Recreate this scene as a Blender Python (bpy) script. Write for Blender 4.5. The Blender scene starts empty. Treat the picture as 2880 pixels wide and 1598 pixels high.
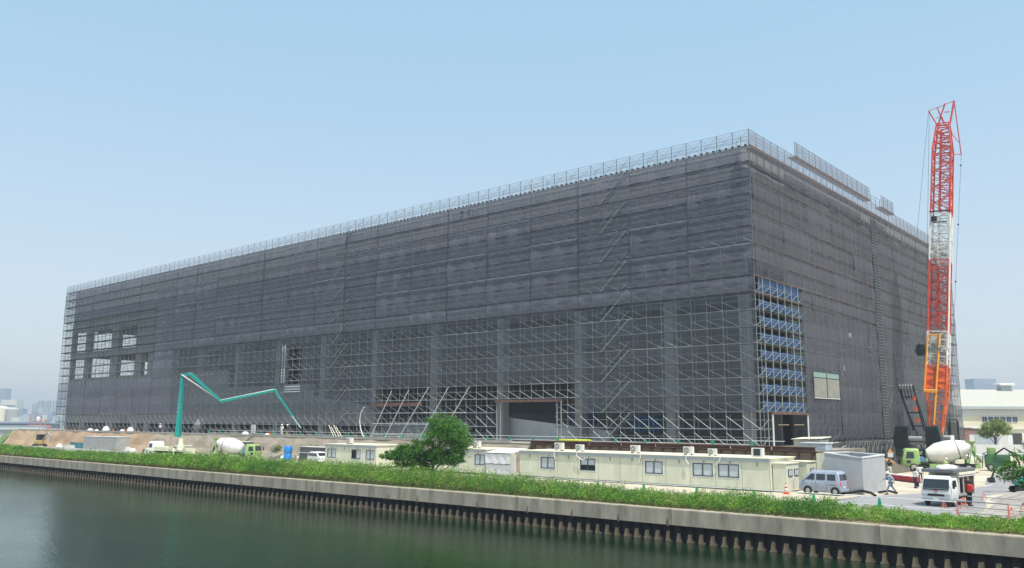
import bpy, bmesh, math, random
import numpy as np
from mathutils import Vector, Matrix
R = math.radians
random.seed(7); rng = np.random.default_rng(7)
S = bpy.context.scene
C = S.collection

# ------------------------------------------------------------------ camera, sky, sun, exposure
cd = bpy.data.cameras.new('camera'); cam = bpy.data.objects.new('camera', cd); C.objects.link(cam)
cd.sensor_width = 36; cd.lens = 29.88; cd.clip_start = .5; cd.clip_end = 20000
cam.location = (36.75, -80.67, 5.6)
YAW = math.atan2(.65116913, .75893265)
cam.matrix_world = (Matrix.Translation(cam.location) @ Matrix.Rotation(YAW, 4, 'Z') @ Matrix.Rotation(R(90) + .1595, 4, 'X') @ Matrix.Rotation(.0043, 4, 'Z'))
S.camera = cam
SUN = Vector((.36, -.14, .92)).normalized()
el = math.asin(SUN.z)
W = bpy.data.worlds.new('World'); S.world = W; W.use_nodes = True
wn = W.node_tree; bg = wn.nodes['Background']
sk = wn.nodes.new('ShaderNodeTexSky'); sk.sky_type = 'NISHITA'; sk.sun_disc = False
sk.sun_elevation = el; sk.sun_rotation = math.atan2(SUN.x, SUN.y)
sk.air_density = 1.25; sk.dust_density = 2.4; sk.ozone_density = 1.6; sk.altitude = 0
hz = wn.nodes.new('ShaderNodeMixRGB'); hz.inputs[0].default_value = .62          # milky summer air over the whole sky
hz.inputs[2].default_value = (3.6, 5.5, 7.0, 1)
tcw = wn.nodes.new('ShaderNodeTexCoord'); sx = wn.nodes.new('ShaderNodeSeparateXYZ'); wn.links.new(tcw.outputs['Generated'], sx.inputs[0])
ab = wn.nodes.new('ShaderNodeMath'); ab.operation = 'ABSOLUTE'; wn.links.new(sx.outputs[2], ab.inputs[0])
rpw = wn.nodes.new('ShaderNodeValToRGB'); rpw.color_ramp.interpolation = 'EASE'; rpw.color_ramp.elements[0].position = 0; rpw.color_ramp.elements[1].position = .46
rpw.color_ramp.elements[0].color = (5.6 / 8, 6.2 / 8, 6.9 / 8, 1); rpw.color_ramp.elements[1].color = (3.5 / 8, 5.55 / 8, 7.1 / 8, 1)
wn.links.new(ab.outputs[0], rpw.inputs[0]); sc8 = wn.nodes.new('ShaderNodeVectorMath'); sc8.operation = 'SCALE'; sc8.inputs['Scale'].default_value = 8
wn.links.new(rpw.outputs[0], sc8.inputs[0]); wn.links.new(sc8.outputs[0], hz.inputs[2])
wn.links.new(sk.outputs[0], hz.inputs[1]); wn.links.new(hz.outputs[0], bg.inputs[0]); bg.inputs[1].default_value = .115
ld = bpy.data.lights.new('sun', 'SUN'); ld.energy = 4.2; ld.angle = R(.53); ld.color = (1, .95, .86)
lo = bpy.data.objects.new('sun', ld); C.objects.link(lo)
lo.rotation_euler = SUN.to_track_quat('Z', 'Y').to_euler()
S.view_settings.view_transform = 'Standard'; S.view_settings.look = 'None'
S.view_settings.exposure = .35; S.view_settings.gamma = 1; S.view_settings.use_curve_mapping = False
S.render.engine = 'CYCLES'
S.cycles.max_bounces = 6; S.cycles.diffuse_bounces = 2; S.cycles.glossy_bounces = 3; S.cycles.transparent_max_bounces = 24
S.cycles.volume_bounces = 0; S.cycles.transmission_bounces = 2; S.cycles.caustics_reflective = False; S.cycles.caustics_refractive = False

# ------------------------------------------------------------------ materials
def srgb(r, g, b):
    f = lambda c: (c / 255 / 12.92) if c / 255 <= .04045 else ((c / 255 + .055) / 1.055) ** 2.4
    return (f(r), f(g), f(b), 1)
MATS = {}
def mat(name, col, rough=.7, metal=0, var=.18, scale=1.5, bump=0, bscale=20, trans=0, col2=None, stretch=(1, 1, 1), detail=4, spec=.5):
    """principled colour broken up by noise (var = strength; col2 = second colour)"""
    if name in MATS: return MATS[name]
    m = bpy.data.materials.new(name); m.use_nodes = True; n = m.node_tree; p = n.nodes['Principled BSDF']
    if len(col) == 3: col = (*col, 1)
    p.inputs['Roughness'].default_value = rough; p.inputs['Metallic'].default_value = metal
    p.inputs['Specular IOR Level'].default_value = spec
    tc = n.nodes.new('ShaderNodeTexCoord'); mp = n.nodes.new('ShaderNodeMapping'); mp.inputs['Scale'].default_value = stretch
    n.links.new(tc.outputs['Object'], mp.inputs[0])
    if var > 0:
        t = n.nodes.new('ShaderNodeTexNoise'); t.inputs['Scale'].default_value = scale; t.inputs['Detail'].default_value = detail
        n.links.new(mp.outputs[0], t.inputs['Vector'])
        rp = n.nodes.new('ShaderNodeValToRGB'); rp.color_ramp.elements[0].position = .3; rp.color_ramp.elements[1].position = .72
        c2 = col2 if col2 else tuple(c * (1 + var) for c in col[:3])
        c1 = col if col2 else tuple(c * (1 - var) for c in col[:3])
        rp.color_ramp.elements[0].color = (*c1[:3], 1); rp.color_ramp.elements[1].color = (*c2[:3], 1)
        n.links.new(t.outputs[0], rp.inputs[0]); n.links.new(rp.outputs[0], p.inputs['Base Color'])
    else: p.inputs['Base Color'].default_value = col
    if bump:
        b = n.nodes.new('ShaderNodeBump'); b.inputs['Strength'].default_value = bump; b.inputs['Distance'].default_value = .05
        t2 = n.nodes.new('ShaderNodeTexNoise'); t2.inputs['Scale'].default_value = bscale; n.links.new(mp.outputs[0], t2.inputs['Vector'])
        n.links.new(t2.outputs[0], b.inputs['Height']); n.links.new(b.outputs[0], p.inputs['Normal'])
    if trans:
        tr = n.nodes.new('ShaderNodeBsdfTranslucent'); mx = n.nodes.new('ShaderNodeMixShader'); mx.inputs[0].default_value = trans
        if var > 0: n.links.new(rp.outputs[0], tr.inputs[0])
        else: tr.inputs[0].default_value = col
        n.links.new(p.outputs[0], mx.inputs[1]); n.links.new(tr.outputs[0], mx.inputs[2]); n.links.new(mx.outputs[0], n.nodes['Material Output'].inputs[0])
    MATS[name] = m; return m
def netmat(name, col, lo_, hi_, stretch=(.35, .35, .12)):
    """woven sheet: part cloth, part gap"""
    m = bpy.data.materials.new(name); m.use_nodes = True; n = m.node_tree; p = n.nodes['Principled BSDF']
    p.inputs['Base Color'].default_value = (*col, 1); p.inputs['Roughness'].default_value = .8
    tc = n.nodes.new('ShaderNodeTexCoord'); ge = n.nodes.new('ShaderNodeNewGeometry')
    mp = n.nodes.new('ShaderNodeMapping'); mp.inputs['Scale'].default_value = stretch; n.links.new(ge.outputs['Position'], mp.inputs[0])
    t = n.nodes.new('ShaderNodeTexNoise'); t.inputs['Scale'].default_value = 2.2; t.inputs['Detail'].default_value = 6; t.inputs['Roughness'].default_value = .55; n.links.new(mp.outputs[0], t.inputs['Vector'])
    oi = n.nodes.new('ShaderNodeObjectInfo'); ad = n.nodes.new('ShaderNodeMath'); ad.operation = 'MULTIPLY_ADD'
    ad.inputs[1].default_value = .24; n.links.new(oi.outputs['Random'], ad.inputs[0]); n.links.new(t.outputs[0], ad.inputs[2])
    mr = n.nodes.new('ShaderNodeMapRange'); mr.inputs['From Min'].default_value = .28; mr.inputs['From Max'].default_value = .94
    mr.inputs['To Min'].default_value = lo_; mr.inputs['To Max'].default_value = hi_; n.links.new(ad.outputs[0], mr.inputs[0])
    tr = n.nodes.new('ShaderNodeBsdfTransparent'); mx = n.nodes.new('ShaderNodeMixShader')
    n.links.new(mr.outputs[0], mx.inputs[0]); n.links.new(tr.outputs[0], mx.inputs[1]); n.links.new(p.outputs[0], mx.inputs[2])
    n.links.new(mx.outputs[0], n.nodes['Material Output'].inputs[0]); return m

CONC = mat('concrete', (.36, .35, .32), .85, var=.12, scale=.6, bump=.2)
CONCW = mat('pale_concrete', (.62, .62, .6), .8, var=.06, scale=1)
CORE = mat('building_concrete', (.40, .40, .40), .85, var=.1, scale=.3)
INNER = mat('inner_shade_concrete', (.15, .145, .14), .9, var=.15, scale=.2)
GALV = mat('galvanised_tube', (.33, .35, .345), .5, .2, var=.1, scale=3)
GALVM = mat('clean_galvanised_tube', (.62, .65, .65), .45, .2, var=.06)
GALVB = mat('bright_galvanised_tube', (.78, .82, .8), .4, .2, var=.06)
DECK = mat('steel_plank', (.10, .105, .11), .7, .3, var=.2)
DARKST = mat('dark_steel', (.025, .028, .03), .5, .4, var=.2)
NET = netmat('dark_mesh_sheet', (.195, .20, .262), .33, .66)
NETT = netmat('thin_mesh_sheet', (.135, .155, .185), .26, .46)
NETW = netmat('worn_mesh_sheet', (.15, .16, .18), .06, .2)
NETR = netmat('brown_grey_mesh_sheet', (.102, .102, .12), .36, .76, (.5, .5, .1))
NETL = netmat('light_rail_mesh', (.34, .37, .43), .16, .34)
BLUE = mat('blue_tarpaulin', (.010, .045, .13), .6, var=.4, scale=1.2, col2=(.02, .085, .23))
CREAM = mat('cream_panel', (.68, .68, .53), .55, var=.10, scale=1.2, stretch=(1, 1, .3), detail=8)
CREAMR = mat('cream_roof', (.78, .74, .56), .6, var=.1, scale=1.5)
GUTTER = mat('blue_grey_gutter', (.38, .44, .46), .5, var=.08)
WHITE = mat('white_paint', (.74, .74, .73), .45, var=.1, scale=2)
FRAME = mat('navy_window_frame', (.03, .045, .07), .4, var=0)
BLIND = mat('blind_behind_glass', (.55, .6, .62), .12, var=.08, scale=5)
DGLASS = mat('dark_glass', (.02, .025, .03), .06, var=0, spec=.8)
RUST = mat('rusty_steel', (.16, .085, .065), .8, var=.35, scale=2, bump=.3)
LAG = mat('timber_lagging', (.33, .245, .16), .85, var=.25, scale=1.3, stretch=(1, 1, 4))
EARTH = mat('orange_earth', (.36, .25, .16), .95, var=.25, scale=.35, bump=.4, bscale=3)
SAND = mat('pale_site_ground', (.50, .44, .34), .95, var=.22, scale=.22, bump=.3, bscale=6, detail=8)
GREYG = mat('grey_gravel', (.34, .31, .27), .95, var=.3, scale=1.2, bump=.6, bscale=14, detail=8)
ASPH = mat('worn_asphalt', (.27, .265, .265), .9, var=.12, scale=.5, bump=.15, bscale=30, detail=8)
TYRE = mat('tyre_rubber', (.02, .02, .02), .8, var=0)
HUB = mat('wheel_hub', (.45, .44, .4), .4, .3, var=0)
TEAL = mat('teal_paint', (.01, .31, .27), .4, var=.12, scale=1)
SILVER = mat('silver_blue_paint', (.34, .39, .47), .35, .15, var=.12, scale=2)
GREENC = mat('light_green_paint', (.27, .43, .14), .45, var=.2, scale=2)
GREEND = mat('dark_green_paint', (.05, .16, .06), .5, var=.2)
RED = mat('red_paint', (.62, .06, .03), .45, var=.12, scale=1)
ORANGE = mat('orange_paint', (.78, .14, .03), .45, var=.12, scale=1)
YELLOW = mat('yellow_orange_paint', (.85, .36, .04), .45, var=.08)
LEMON = mat('yellow_sheet', (.62, .66, .08), .6, var=.1)
CRWHITE = mat('crane_white', (.76, .74, .68), .5, var=.12, scale=1.5)
BLACKG = mat('black_green_steel', (.018, .03, .032), .45, .2, var=.3)
SKIN = mat('skin', (.45, .26, .17), .6, var=0)
HAIR = mat('black_hair', (.01, .01, .01), .6, var=0)
NAVY = mat('navy_cloth', (.02, .03, .07), .8, var=.1)
BLK = mat('black_cloth', (.012, .012, .016), .8, var=.1)
WCLOTH = mat('white_cloth', (.75, .76, .76), .8, var=.04)
LBLUE = mat('light_blue_cloth', (.35, .5, .68), .8, var=.06)
REDC = mat('red_cloth', (.8, .03, .03), .7, var=.1)
HIVIS = mat('pale_hi_vis_cloth', (.62, .72, .35), .7, var=.08)
ORC = mat('orange_cloth', (.75, .25, .12), .7, var=.08)
GRN = mat('green_plastic', (.01, .30, .12), .5, var=.1)
TREEL = mat('tree_leaves', (.035, .145, .012), .55, var=.5, scale=2.5, trans=.3, col2=(.12, .29, .025))
TREEL2 = mat('yellow_green_leaves', (.14, .22, .03), .6, var=.5, scale=2, trans=.3, col2=(.24, .33, .06))
WEEDL = mat('weed_leaves', (.055, .19, .018), .6, var=.5, scale=.45, trans=.35, col2=(.28, .50, .06), detail=8)
BARK = mat('bark', (.07, .05, .035), .9, var=.3, scale=6)
SHEETM = mat('sheet_pile_rust', (.02, .022, .03), .8, var=.5, scale=2, col2=(.06, .045, .045))
BARN = mat('barnacle_band', (.30, .15, .08), .9, var=.5, scale=4, col2=(.75, .52, .30), bump=.6, bscale=18)

# ------------------------------------------------------------------ mesh helpers
class MB:
    def __init__(s): s.v = []; s.f = []
    def add(s, vs, fs):
        b = len(s.v); s.v += [tuple(v) for v in vs]; s.f += [tuple(i + b for i in f) for f in fs]; return s
    def box(s, x0, x1, y0, y1, z0, z1):
        return s.add([(x0, y0, z0), (x1, y0, z0), (x1, y1, z0), (x0, y1, z0), (x0, y0, z1), (x1, y0, z1), (x1, y1, z1), (x0, y1, z1)],
                     [(0, 3, 2, 1), (4, 5, 6, 7), (0, 1, 5, 4), (1, 2, 6, 5), (2, 3, 7, 6), (3, 0, 4, 7)])
    def bar(s, p, q, r, n=4, r2=None, cap=True):
        p = Vector(p); q = Vector(q); d = (q - p)
        if d.length < 1e-6: return s
        d.normalize(); u = d.cross(Vector((0, 0, 1)))
        if u.length < 1e-3: u = Vector((1, 0, 0))
        u.normalize(); w = d.cross(u); r2 = r if r2 is None else r2
        vs = []
        for (c, rr) in ((p, r), (q, r2)):
            for k in range(n):
                a = 2 * math.pi * (k + .5) / n; vs.append(c + (u * math.cos(a) + w * math.sin(a)) * rr)
        fs = [(k, (k + 1) % n, n + (k + 1) % n, n + k) for k in range(n)]
        if cap: fs += [tuple(range(n))[::-1], tuple(range(n, 2 * n))]
        return s.add(vs, fs)
    def path(s, pts, r, n=6):
        for a, b in zip(pts[:-1], pts[1:]): s.bar(a, b, r, n)
        return s
    def prism(s, poly, a, b, axis='y'):
        """poly in the two other axes, extruded from a to b along axis; b-side can be given as its own poly"""
        n = len(poly); vs = []
        for t in (a, b):
            for (p, q) in poly: vs.append({'y': (p, t, q), 'x': (t, p, q), 'z': (p, q, t)}[axis])
        return s.add(vs, [(i, (i + 1) % n, n + (i + 1) % n, n + i) for i in range(n)] + [tuple(range(n))[::-1], tuple(range(n, 2 * n))])
    def loft(s, rings, closed=True, cap=True):
        n = len(rings[0]); vs = [p for r in rings for p in r]; fs = []
        for i in range(len(rings) - 1):
            for k in range(n if closed else n - 1):
                k2 = (k + 1) % n; fs.append((i * n + k, i * n + k2, (i + 1) * n + k2, (i + 1) * n + k))
        if cap: fs += [tuple(range(n))[::-1], tuple(range((len(rings) - 1) * n, len(rings) * n))]
        return s.add(vs, fs)
    def lathe(s, prof, c=(0, 0, 0), axis=(0, 0, 1), n=16):
        """prof: (distance along axis, radius)"""
        ax = Vector(axis).normalized(); u = ax.cross(Vector((0, 0, 1)))
        if u.length < 1e-3: u = Vector((1, 0, 0))
        u.normalize(); w = ax.cross(u); c = Vector(c)
        return s.loft([[c + ax * t + (u * math.cos(2 * math.pi * k / n) + w * math.sin(2 * math.pi * k / n)) * r for k in range(n)] for t, r in prof])
    def quad(s, a, b, c, d): return s.add([a, b, c, d], [(0, 1, 2, 3)])
    def mesh(s, name):
        m = bpy.data.meshes.new(name); m.from_pydata(s.v, [], s.f); m.validate(); 
        bm = bmesh.new(); bm.from_mesh(m); bmesh.ops.recalc_face_normals(bm, faces=bm.faces); bm.to_mesh(m); bm.free()
        return m
    def build(s, name, m, parent=None, loc=(0, 0, 0), rz=0, smooth=False, bevel=0, **props):
        return obj(name, s.mesh(name), m, parent, loc, rz, smooth, bevel, **props)
def obj(name, me, m=None, parent=None, loc=(0, 0, 0), rz=0, smooth=False, bevel=0, **props):
    o = bpy.data.objects.new(name, me); C.objects.link(o)
    if m is not None and not me.materials: me.materials.append(m)
    o.location = loc; o.rotation_euler = (0, 0, rz); o.parent = parent
    if smooth:
        me.polygons.foreach_set('use_smooth', [True] * len(me.polygons))
        try: me.set_sharp_from_angle(angle=R(40))
        except Exception: pass
    if bevel:
        b = o.modifiers.new('bevel', 'BEVEL'); b.width = bevel; b.segments = 2; b.limit_method = 'ANGLE'
    for k, v in props.items(): o[k] = v
    return o
def thing(name, label, cat, loc=(0, 0, 0), rz=0, group=None):
    o = bpy.data.objects.new(name, None); C.objects.link(o); o.location = loc; o.rotation_euler = (0, 0, rz); o.empty_display_size = .2
    o['label'] = label; o['category'] = cat
    if group: o['group'] = group
    return o
def tagp(o, label, cat, group=None):
    o['label'] = label; o['category'] = cat
    if group: o['group'] = group
    return o
def npmesh(name, V, F):
    """V (n,3) float, F (m,k) int, all faces with k corners"""
    me = bpy.data.meshes.new(name); n, k = F.shape
    me.vertices.add(len(V)); me.vertices.foreach_set('co', V.astype(np.float32).ravel())
    me.loops.add(n * k); me.loops.foreach_set('vertex_index', F.astype(np.int32).ravel())
    me.polygons.add(n); me.polygons.foreach_set('loop_start', np.arange(0, n * k, k, dtype=np.int32)); me.polygons.foreach_set('loop_total', np.full(n, k, dtype=np.int32))
    me.update(calc_edges=True); return me
def leafmesh(name, P, size, up=.5, aspect=.5):
    """diamond leaves at points P (n,3), size (n,)"""
    n = len(P); d = rng.normal(size=(n, 3)); d[:, 2] = d[:, 2] * .6 + up; d /= np.linalg.norm(d, axis=1)[:, None]
    e = rng.normal(size=(n, 3)); e -= (e * d).sum(1)[:, None] * d; e /= np.linalg.norm(e, axis=1)[:, None]
    s = size[:, None]; V = np.stack([P, P + d * s * .5 + e * s * aspect * .5, P + d * s, P + d * s * .5 - e * s * aspect * .5], 1).reshape(-1, 3)
    return npmesh(name, V, np.arange(n * 4).reshape(n, 4))
Z0, LIFT, BAY = 3.1, 1.7222, 1.829
ZT = Z0 + 18 * LIFT     # 34.1, top working deck
NB, NB2 = 92, 43
XL = -NB * BAY; YR = NB2 * BAY

# ------------------------------------------------------------------ setting: water, land, road
def sheet(name, poly, z, m, **k):
    return MB().add([(x, y, z) for x, y in poly], [tuple(range(len(poly)))]).build(name, m, kind='structure', **k)
wm = bpy.data.materials.new('river_water'); wm.use_nodes = True; n = wm.node_tree; p = n.nodes['Principled BSDF']
p.inputs['Base Color'].default_value = (.007, .022, .009, 1); p.inputs['Roughness'].default_value = .04; p.inputs['IOR'].default_value = 1.33
ge = n.nodes.new('ShaderNodeNewGeometry'); mp = n.nodes.new('ShaderNodeMapping'); mp.inputs['Rotation'].default_value = (0, 0, -YAW); mp.inputs['Scale'].default_value = (.55, 1.3, 1)
n.links.new(ge.outputs['Position'], mp.inputs[0])
t1 = n.nodes.new('ShaderNodeTexNoise'); t1.inputs['Scale'].default_value = 2.6; t1.inputs['Detail'].default_value = 5; t1.inputs['Roughness'].default_value = .6
t2 = n.nodes.new('ShaderNodeTexNoise'); t2.inputs['Scale'].default_value = .12; t2.inputs['Detail'].default_value = 2
n.links.new(mp.outputs[0], t1.inputs['Vector']); n.links.new(mp.outputs[0], t2.inputs['Vector'])
mm = n.nodes.new('ShaderNodeMath'); mm.operation = 'MULTIPLY'; n.links.new(t1.outputs[0], mm.inputs[0]); n.links.new(t2.outputs[0], mm.inputs[1])
b = n.nodes.new('ShaderNodeBump'); b.inputs['Strength'].default_value = .5; b.inputs['Distance'].default_value = .10
n.links.new(mm.outputs[0], b.inputs['Height']); n.links.new(b.outputs[0], p.inputs['Normal'])
sheet('river', [(-6000, -800), (900, -800), (900, 6000), (-6000, 6000)], -2.1, wm)
sheet('ground', [(-178, -30.0), (800, -30.0), (2500, 6000), (-178, 6000)], 0, SAND)
sheet('grass_verge', [(-178, -30.0), (60, -30.0), (60, -26.5), (-178, -26.5)], .004, mat('verge_soil', (.12, .13, .05), .95, var=.4, scale=1))
sheet('road', [(10.5, -26), (12.5, -18), (14.6, -10.5), (17, -4), (18.2, 6), (16.2, 16), (14, 33), (16, 38), (24, 30), (22.5, 7), (21, -2), (20.6, -6), (22.5, -14), (24.5, -26)], .008, ASPH)
MB().box(18.2, 18.35, 5.5, 8.6, .012, .016).build('lane_marking', WHITE, kind='structure')
# trench joint lines in the paving
MB().box(13.6, 13.68, -20, -12, .013, .02).build('road_joint', DARKST, kind='structure')
pl = MB().box(XL - 6, 1.0, -6.4, 20, 0.02, Z0 - .004).prism([(20.001, 0.02), (YR, 0.02), (YR, .03), (46, .2), (20.001, Z0 - .01)], XL - 6, 1.0, 'x').box(1.001, 8.0, -6.4, 6, 0.02, Z0 - .004).prism([(6.001, 0.02), (28, 0.02), (6.001, Z0 - .01)], 1.06, 6.5, 'x'); MB().prism([(6.01, .03), (66, .03), (66, 3.3), (22, 3.55), (14, Z0 - .02), (6.01, Z0 - .02)], 1.002, 1.05, 'x').build('added_foot_sheet', mat('dark_foot_sheet', (.065, .07, .07), .9, var=.4, scale=.8), kind='structure'); pl.build('platform', mat('packed_fill', (.19, .165, .13), .95, var=.2, scale=.5), kind='structure')  # added dark sheet: blocks the sunlit pale fill behind the scaffold foot
sheet('platform_top', [(XL - 6, -6.4), (8, -6.4), (8, 3), (XL - 6, 3)], Z0 + .002, mat('platform_dust', (.33, .30, .25), .95, var=.2, scale=.4, detail=8))
# far shore
fs = [(-520, -900), (-520, 60), (-505, 160), (-420, 420), (-300, 700), (-250, 1500), (-250, 6000), (-9000, 6000), (-9000, -900)]
MB().prism(fs, -3.2, -.8, 'z').build('far_shore', mat('far_ground', (.22, .24, .22), .95, var=.2, scale=.01), kind='structure')
# embankment face: earth slope on the left, timber lagging on the right
em = MB(); NX = 60
rows = []
for j, (dy, z) in enumerate([(-6.3, 3.12), (-7.0, 2.2), (-7.6, 1.1), (-8.6, 0)]):
    rows.append([(XL - 6 + (XL * -1 + 6 - 24) * i / NX, dy + random.uniform(-.12, .12), z + (random.uniform(-.1, .1) if 0 < j < 3 else 0)) for i in range(NX + 1)])
cut = 26
MB().loft([r_[:cut + 1] for r_ in rows], closed=False, cap=False).build('embankment', EARTH, kind='structure')
MB().loft([r_[cut:] for r_ in rows], closed=False, cap=False).build('embankment', mat('grey_brown_slope', (.30, .255, .20), .95, var=.25, scale=.5, bump=.5, bscale=3, detail=8), kind='structure')
# green grass patch at the far left end
rows = [[(XL - 6 - k * 1.2, y, z) for (y, z) in ((-6.3, 3.1), (-8.6, 0.02), (2, 0.0))] for k in (0,)]
MB().add([(XL - 6, -6.3, 3.11), (XL - 12, -9, 0), (XL - 6, -8.7, .02), (XL - 6, 14, 3.1), (XL - 12, 14, 0)], [(0, 2, 1), (0, 1, 4, 3)]).build('grass_bank', mat('bank_grass', (.12, .2, .06), .95, var=.35, scale=.6), kind='structure')

rw = thing('retaining_wall', 'timber lagging retaining wall under a rusty steel beam behind the cabins', 'retaining wall', (-24, -6.45, 0))
L = 32.0
lag = MB().box(-.6, .6, -.06, 0, -.08, .08).mesh('lagging_board')
post = MB().box(-.1, .1, -.2, .1, 0, 3.05).mesh('soldier_post')
k = 0
for i in range(26):
    obj('soldier_post', post, RUST, rw, (.62 + i * 1.24, 0, 0))
for i in range(25):
    for j in range(11):
        o = obj('lagging_board', lag, LAG, rw, (1.24 + i * 1.24, -.04 - random.random() * .02, .14 + j * .27)); o.scale.z = 1.6
bm_ = MB().box(0, 3.9, -.32, .28, 0, .07).box(0, 3.9, -.32, .28, .33, .40).box(0, 3.9, -.05, .03, .07, .33).mesh('cap_beam')
for i in range(8): obj('cap_beam', bm_, RUST, rw, (i * 4.0, -.1, 3.06 + (i % 3) * .004))
for j in range(11):
    for i in range(3): 
        o = obj('lagging_board', lag, LAG, rw, (L + .1, .7 + i * 1.24, .14 + j * .27), R(90)); o.scale.z = 1.6
concrete_curb = MB()
cap = thing('low_block_wall', 'long grey concrete kerb wall running along the top of the earth slope', 'kerb', (XL - 4, -6.0, Z0))
cbm = MB().box(0, 4.9, -.25, .25, 0, .28).mesh('kerb_block')
for i in range(29): obj('kerb_block', cbm, CONC, cap, (i * 5.0, 0, 0))

# ------------------------------------------------------------------ quay wall
qw = thing('quay_wall', 'long concrete capped quay wall on rusty sheet piles along the river', 'quay wall', (0, -30.5, 0))
xs = list(np.arange(-187.3, 60, 13.0))
capm = {}
for i in range(len(xs) - 1):
    m = MB().prism([(-.35, -1.02), (0, -1.02), (1.0, -1.02), (1.0, 0), (-.33, 0), (-.35, -.06)], .012, 13.0 - .012, 'x')
    o = m.build('capping_beam', None, qw, (xs[i], 0, random.uniform(-.008, .008)))
    o.data.materials.append(bpy.data.materials.get('quay_concrete') or MATS.get('quay_concrete') or CONC)
qc = mat('quay_concrete', (.41, .35, .265), .85, var=.36, scale=1.3, bump=.3, bscale=8, stretch=(1, 1, .25), detail=8)
for o in qw.children: o.data.materials[0] = qc
# U sheet piles: one mesh per pile, plus barnacled lower band on the proud pan
PW = .80
pile = MB().prism([(-.4, .12), (-.27, .12), (-.17, -.14), (.17, -.14), (.27, .12), (.4, .12), (.4, .16), (.25, .16), (.15, -.10), (-.15, -.10), (-.25, .16), (-.4, .16)], -3.2, -1.02, 'z').mesh('sheet_pile')
barn = [MB().loft([[(-.21 * a, -.2, z), (.21 * a, -.2, z), (.25 * a, .05, z), (-.25 * a, .05, z)] for a, z in ((1.15, -2.4), (1.1, -2.06), (.78 + random.uniform(-.1, .1), -1.85), (.52, -1.55 + random.uniform(-.08, .08)))]).mesh('barnacle_crust') for _ in range(6)]; foam = MB().loft([[(-.27, -.24, z), (.27, -.24, z), (.3, .05, z), (-.3, .05, z)] for z in (-2.09, -2.03)]).mesh('shell_band')
npile = 0
for i, x in enumerate(np.arange(29.5, -177, -PW)):
    o = obj('sheet_pile', pile, SHEETM, qw, (x, .36, 0))
    c = obj('barnacle_crust', barn[i * 5 % 6], BARN, o, (0, 0, 0)); c.scale.x = random.uniform(.8, 1.1); d = obj('shell_band', foam, CONCW, o, (random.uniform(-.05, .05), 0, random.uniform(-.03, .01))); d.scale.x = random.uniform(.35, .75); d.scale.y = .8; o.rotation_euler.z = random.uniform(-.03, .03)
# stain marks and vertical fender irons on the cap face
irons = MB().prism([(-.05, -1.12), (.05, -1.12), (.02, -.62), (-.02, -.62)], -.40, -.352).mesh('fender_iron')
for x in (-52, -42.5, -30.5, -19.8, -16.2, -9.5, -4.4, -.3, 3.6, 7.4): obj('fender_iron', irons, RUST, qw, (x, 0, 0))

# ------------------------------------------------------------------ the building behind the scaffold
bd = thing('concrete_building', 'huge unfinished concrete exhibition hall wrapped in scaffold and grey mesh', 'building')
y0 = 1.5
def part(name, m, b): return b.build(name, m, bd)
part('roof_slab', CORE, MB().box(XL + 1.5, -1.5, y0 + .1, YR - 1.5, ZT - 1.9, ZT - 1.5))
# upper wall of precast panels (long side): every panel its own piece
def wall_panels(x0, x1, z0_, z1_, w, nm='wall_panel', holes=()):
    n_ = max(1, round((x1 - x0) / w)); w = (x1 - x0) / n_
    me = MB().box(.015, w - .015, 0, .3, .02, z1_ - z0_ - .02).mesh(nm)
    for i in range(n_):
        cx = x0 + (i + .5) * w
        if any(a < cx < b_ and z0_ < d and z1_ > c for a, b_, c, d in holes): continue
        obj(nm, me, CORE, bd, (x0 + i * w, y0 + (i % 2) * .012, z0_))
rowsz = [(18.6, 23.0), (23.0, 27.0), (27.0, 30.8), (30.8, 34.75)]
for a, b_ in rowsz[2:]: wall_panels(XL + 1.5, -1.5, a, b_, 6.15)
for a, b_ in rowsz[:2]: wall_panels(-128.0, -1.5, a, b_, 6.15)
# left end: wall with two rows of openings
colx = [(XL + 1.2, XL + 2.4), (-159.6, -157.4), (-146.8, -143.4), (-135.6, -132.9), (-130.0, -128.0)]
for a, b_ in colx: part('end_pier', CORE, MB().box(a, b_, y0, y0 + .9, Z0, 27.0))
part('infill_wall', CORE, MB().box(-132.88, -130.02, y0 + .02, y0 + .6, 19.0, 24.95)); part('lintel', CORE, MB().box(XL + 1.5, -128, y0 - .05, y0 + .6, 24.9, 27.02)); part('floor_edge', CORE, MB().box(XL + 1.5, -128, y0 - .05, y0 + .7, 18.9, 20.3))
part('end_spandrel', CORE, MB().box(XL + 1.5, -75, y0 - .04, y0 + .4, Z0 + 1.9, 11.2)); part('end_spandrel', CORE, MB().box(XL + 1.5, -100, y0 - .06, y0 + .42, 11.2, 14.3))
part('end_spandrel', CORE, MB().box(-128, -118, y0 - .03, y0 + .4, 14.3, 19.4)); part('end_spandrel', CORE, MB().prism([(-75, Z0 + 1.9), (-60.5, Z0 + 1.9), (-60.5, 7.6), (-75, 9.4)], y0 - .04, y0 + .4))
part('low_wall', INNER, MB().box(-100, -1.5, y0 + 7, y0 + 7.3, Z0, 6.5))
# columns on the 12.3 m grid
col = MB().box(-.55, .55, 0, 1.1, Z0, 19.4).mesh('column')
for k in range(10): obj('column', col, CORE, bd, (-11.0 - 12.35 * k, y0 + .02, 0))
obj('column', MB().box(-.5, .5, 0, 1, Z0, 19.4).mesh('column'), CORE, bd, (-2.1, y0 + .02, 0))
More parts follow.
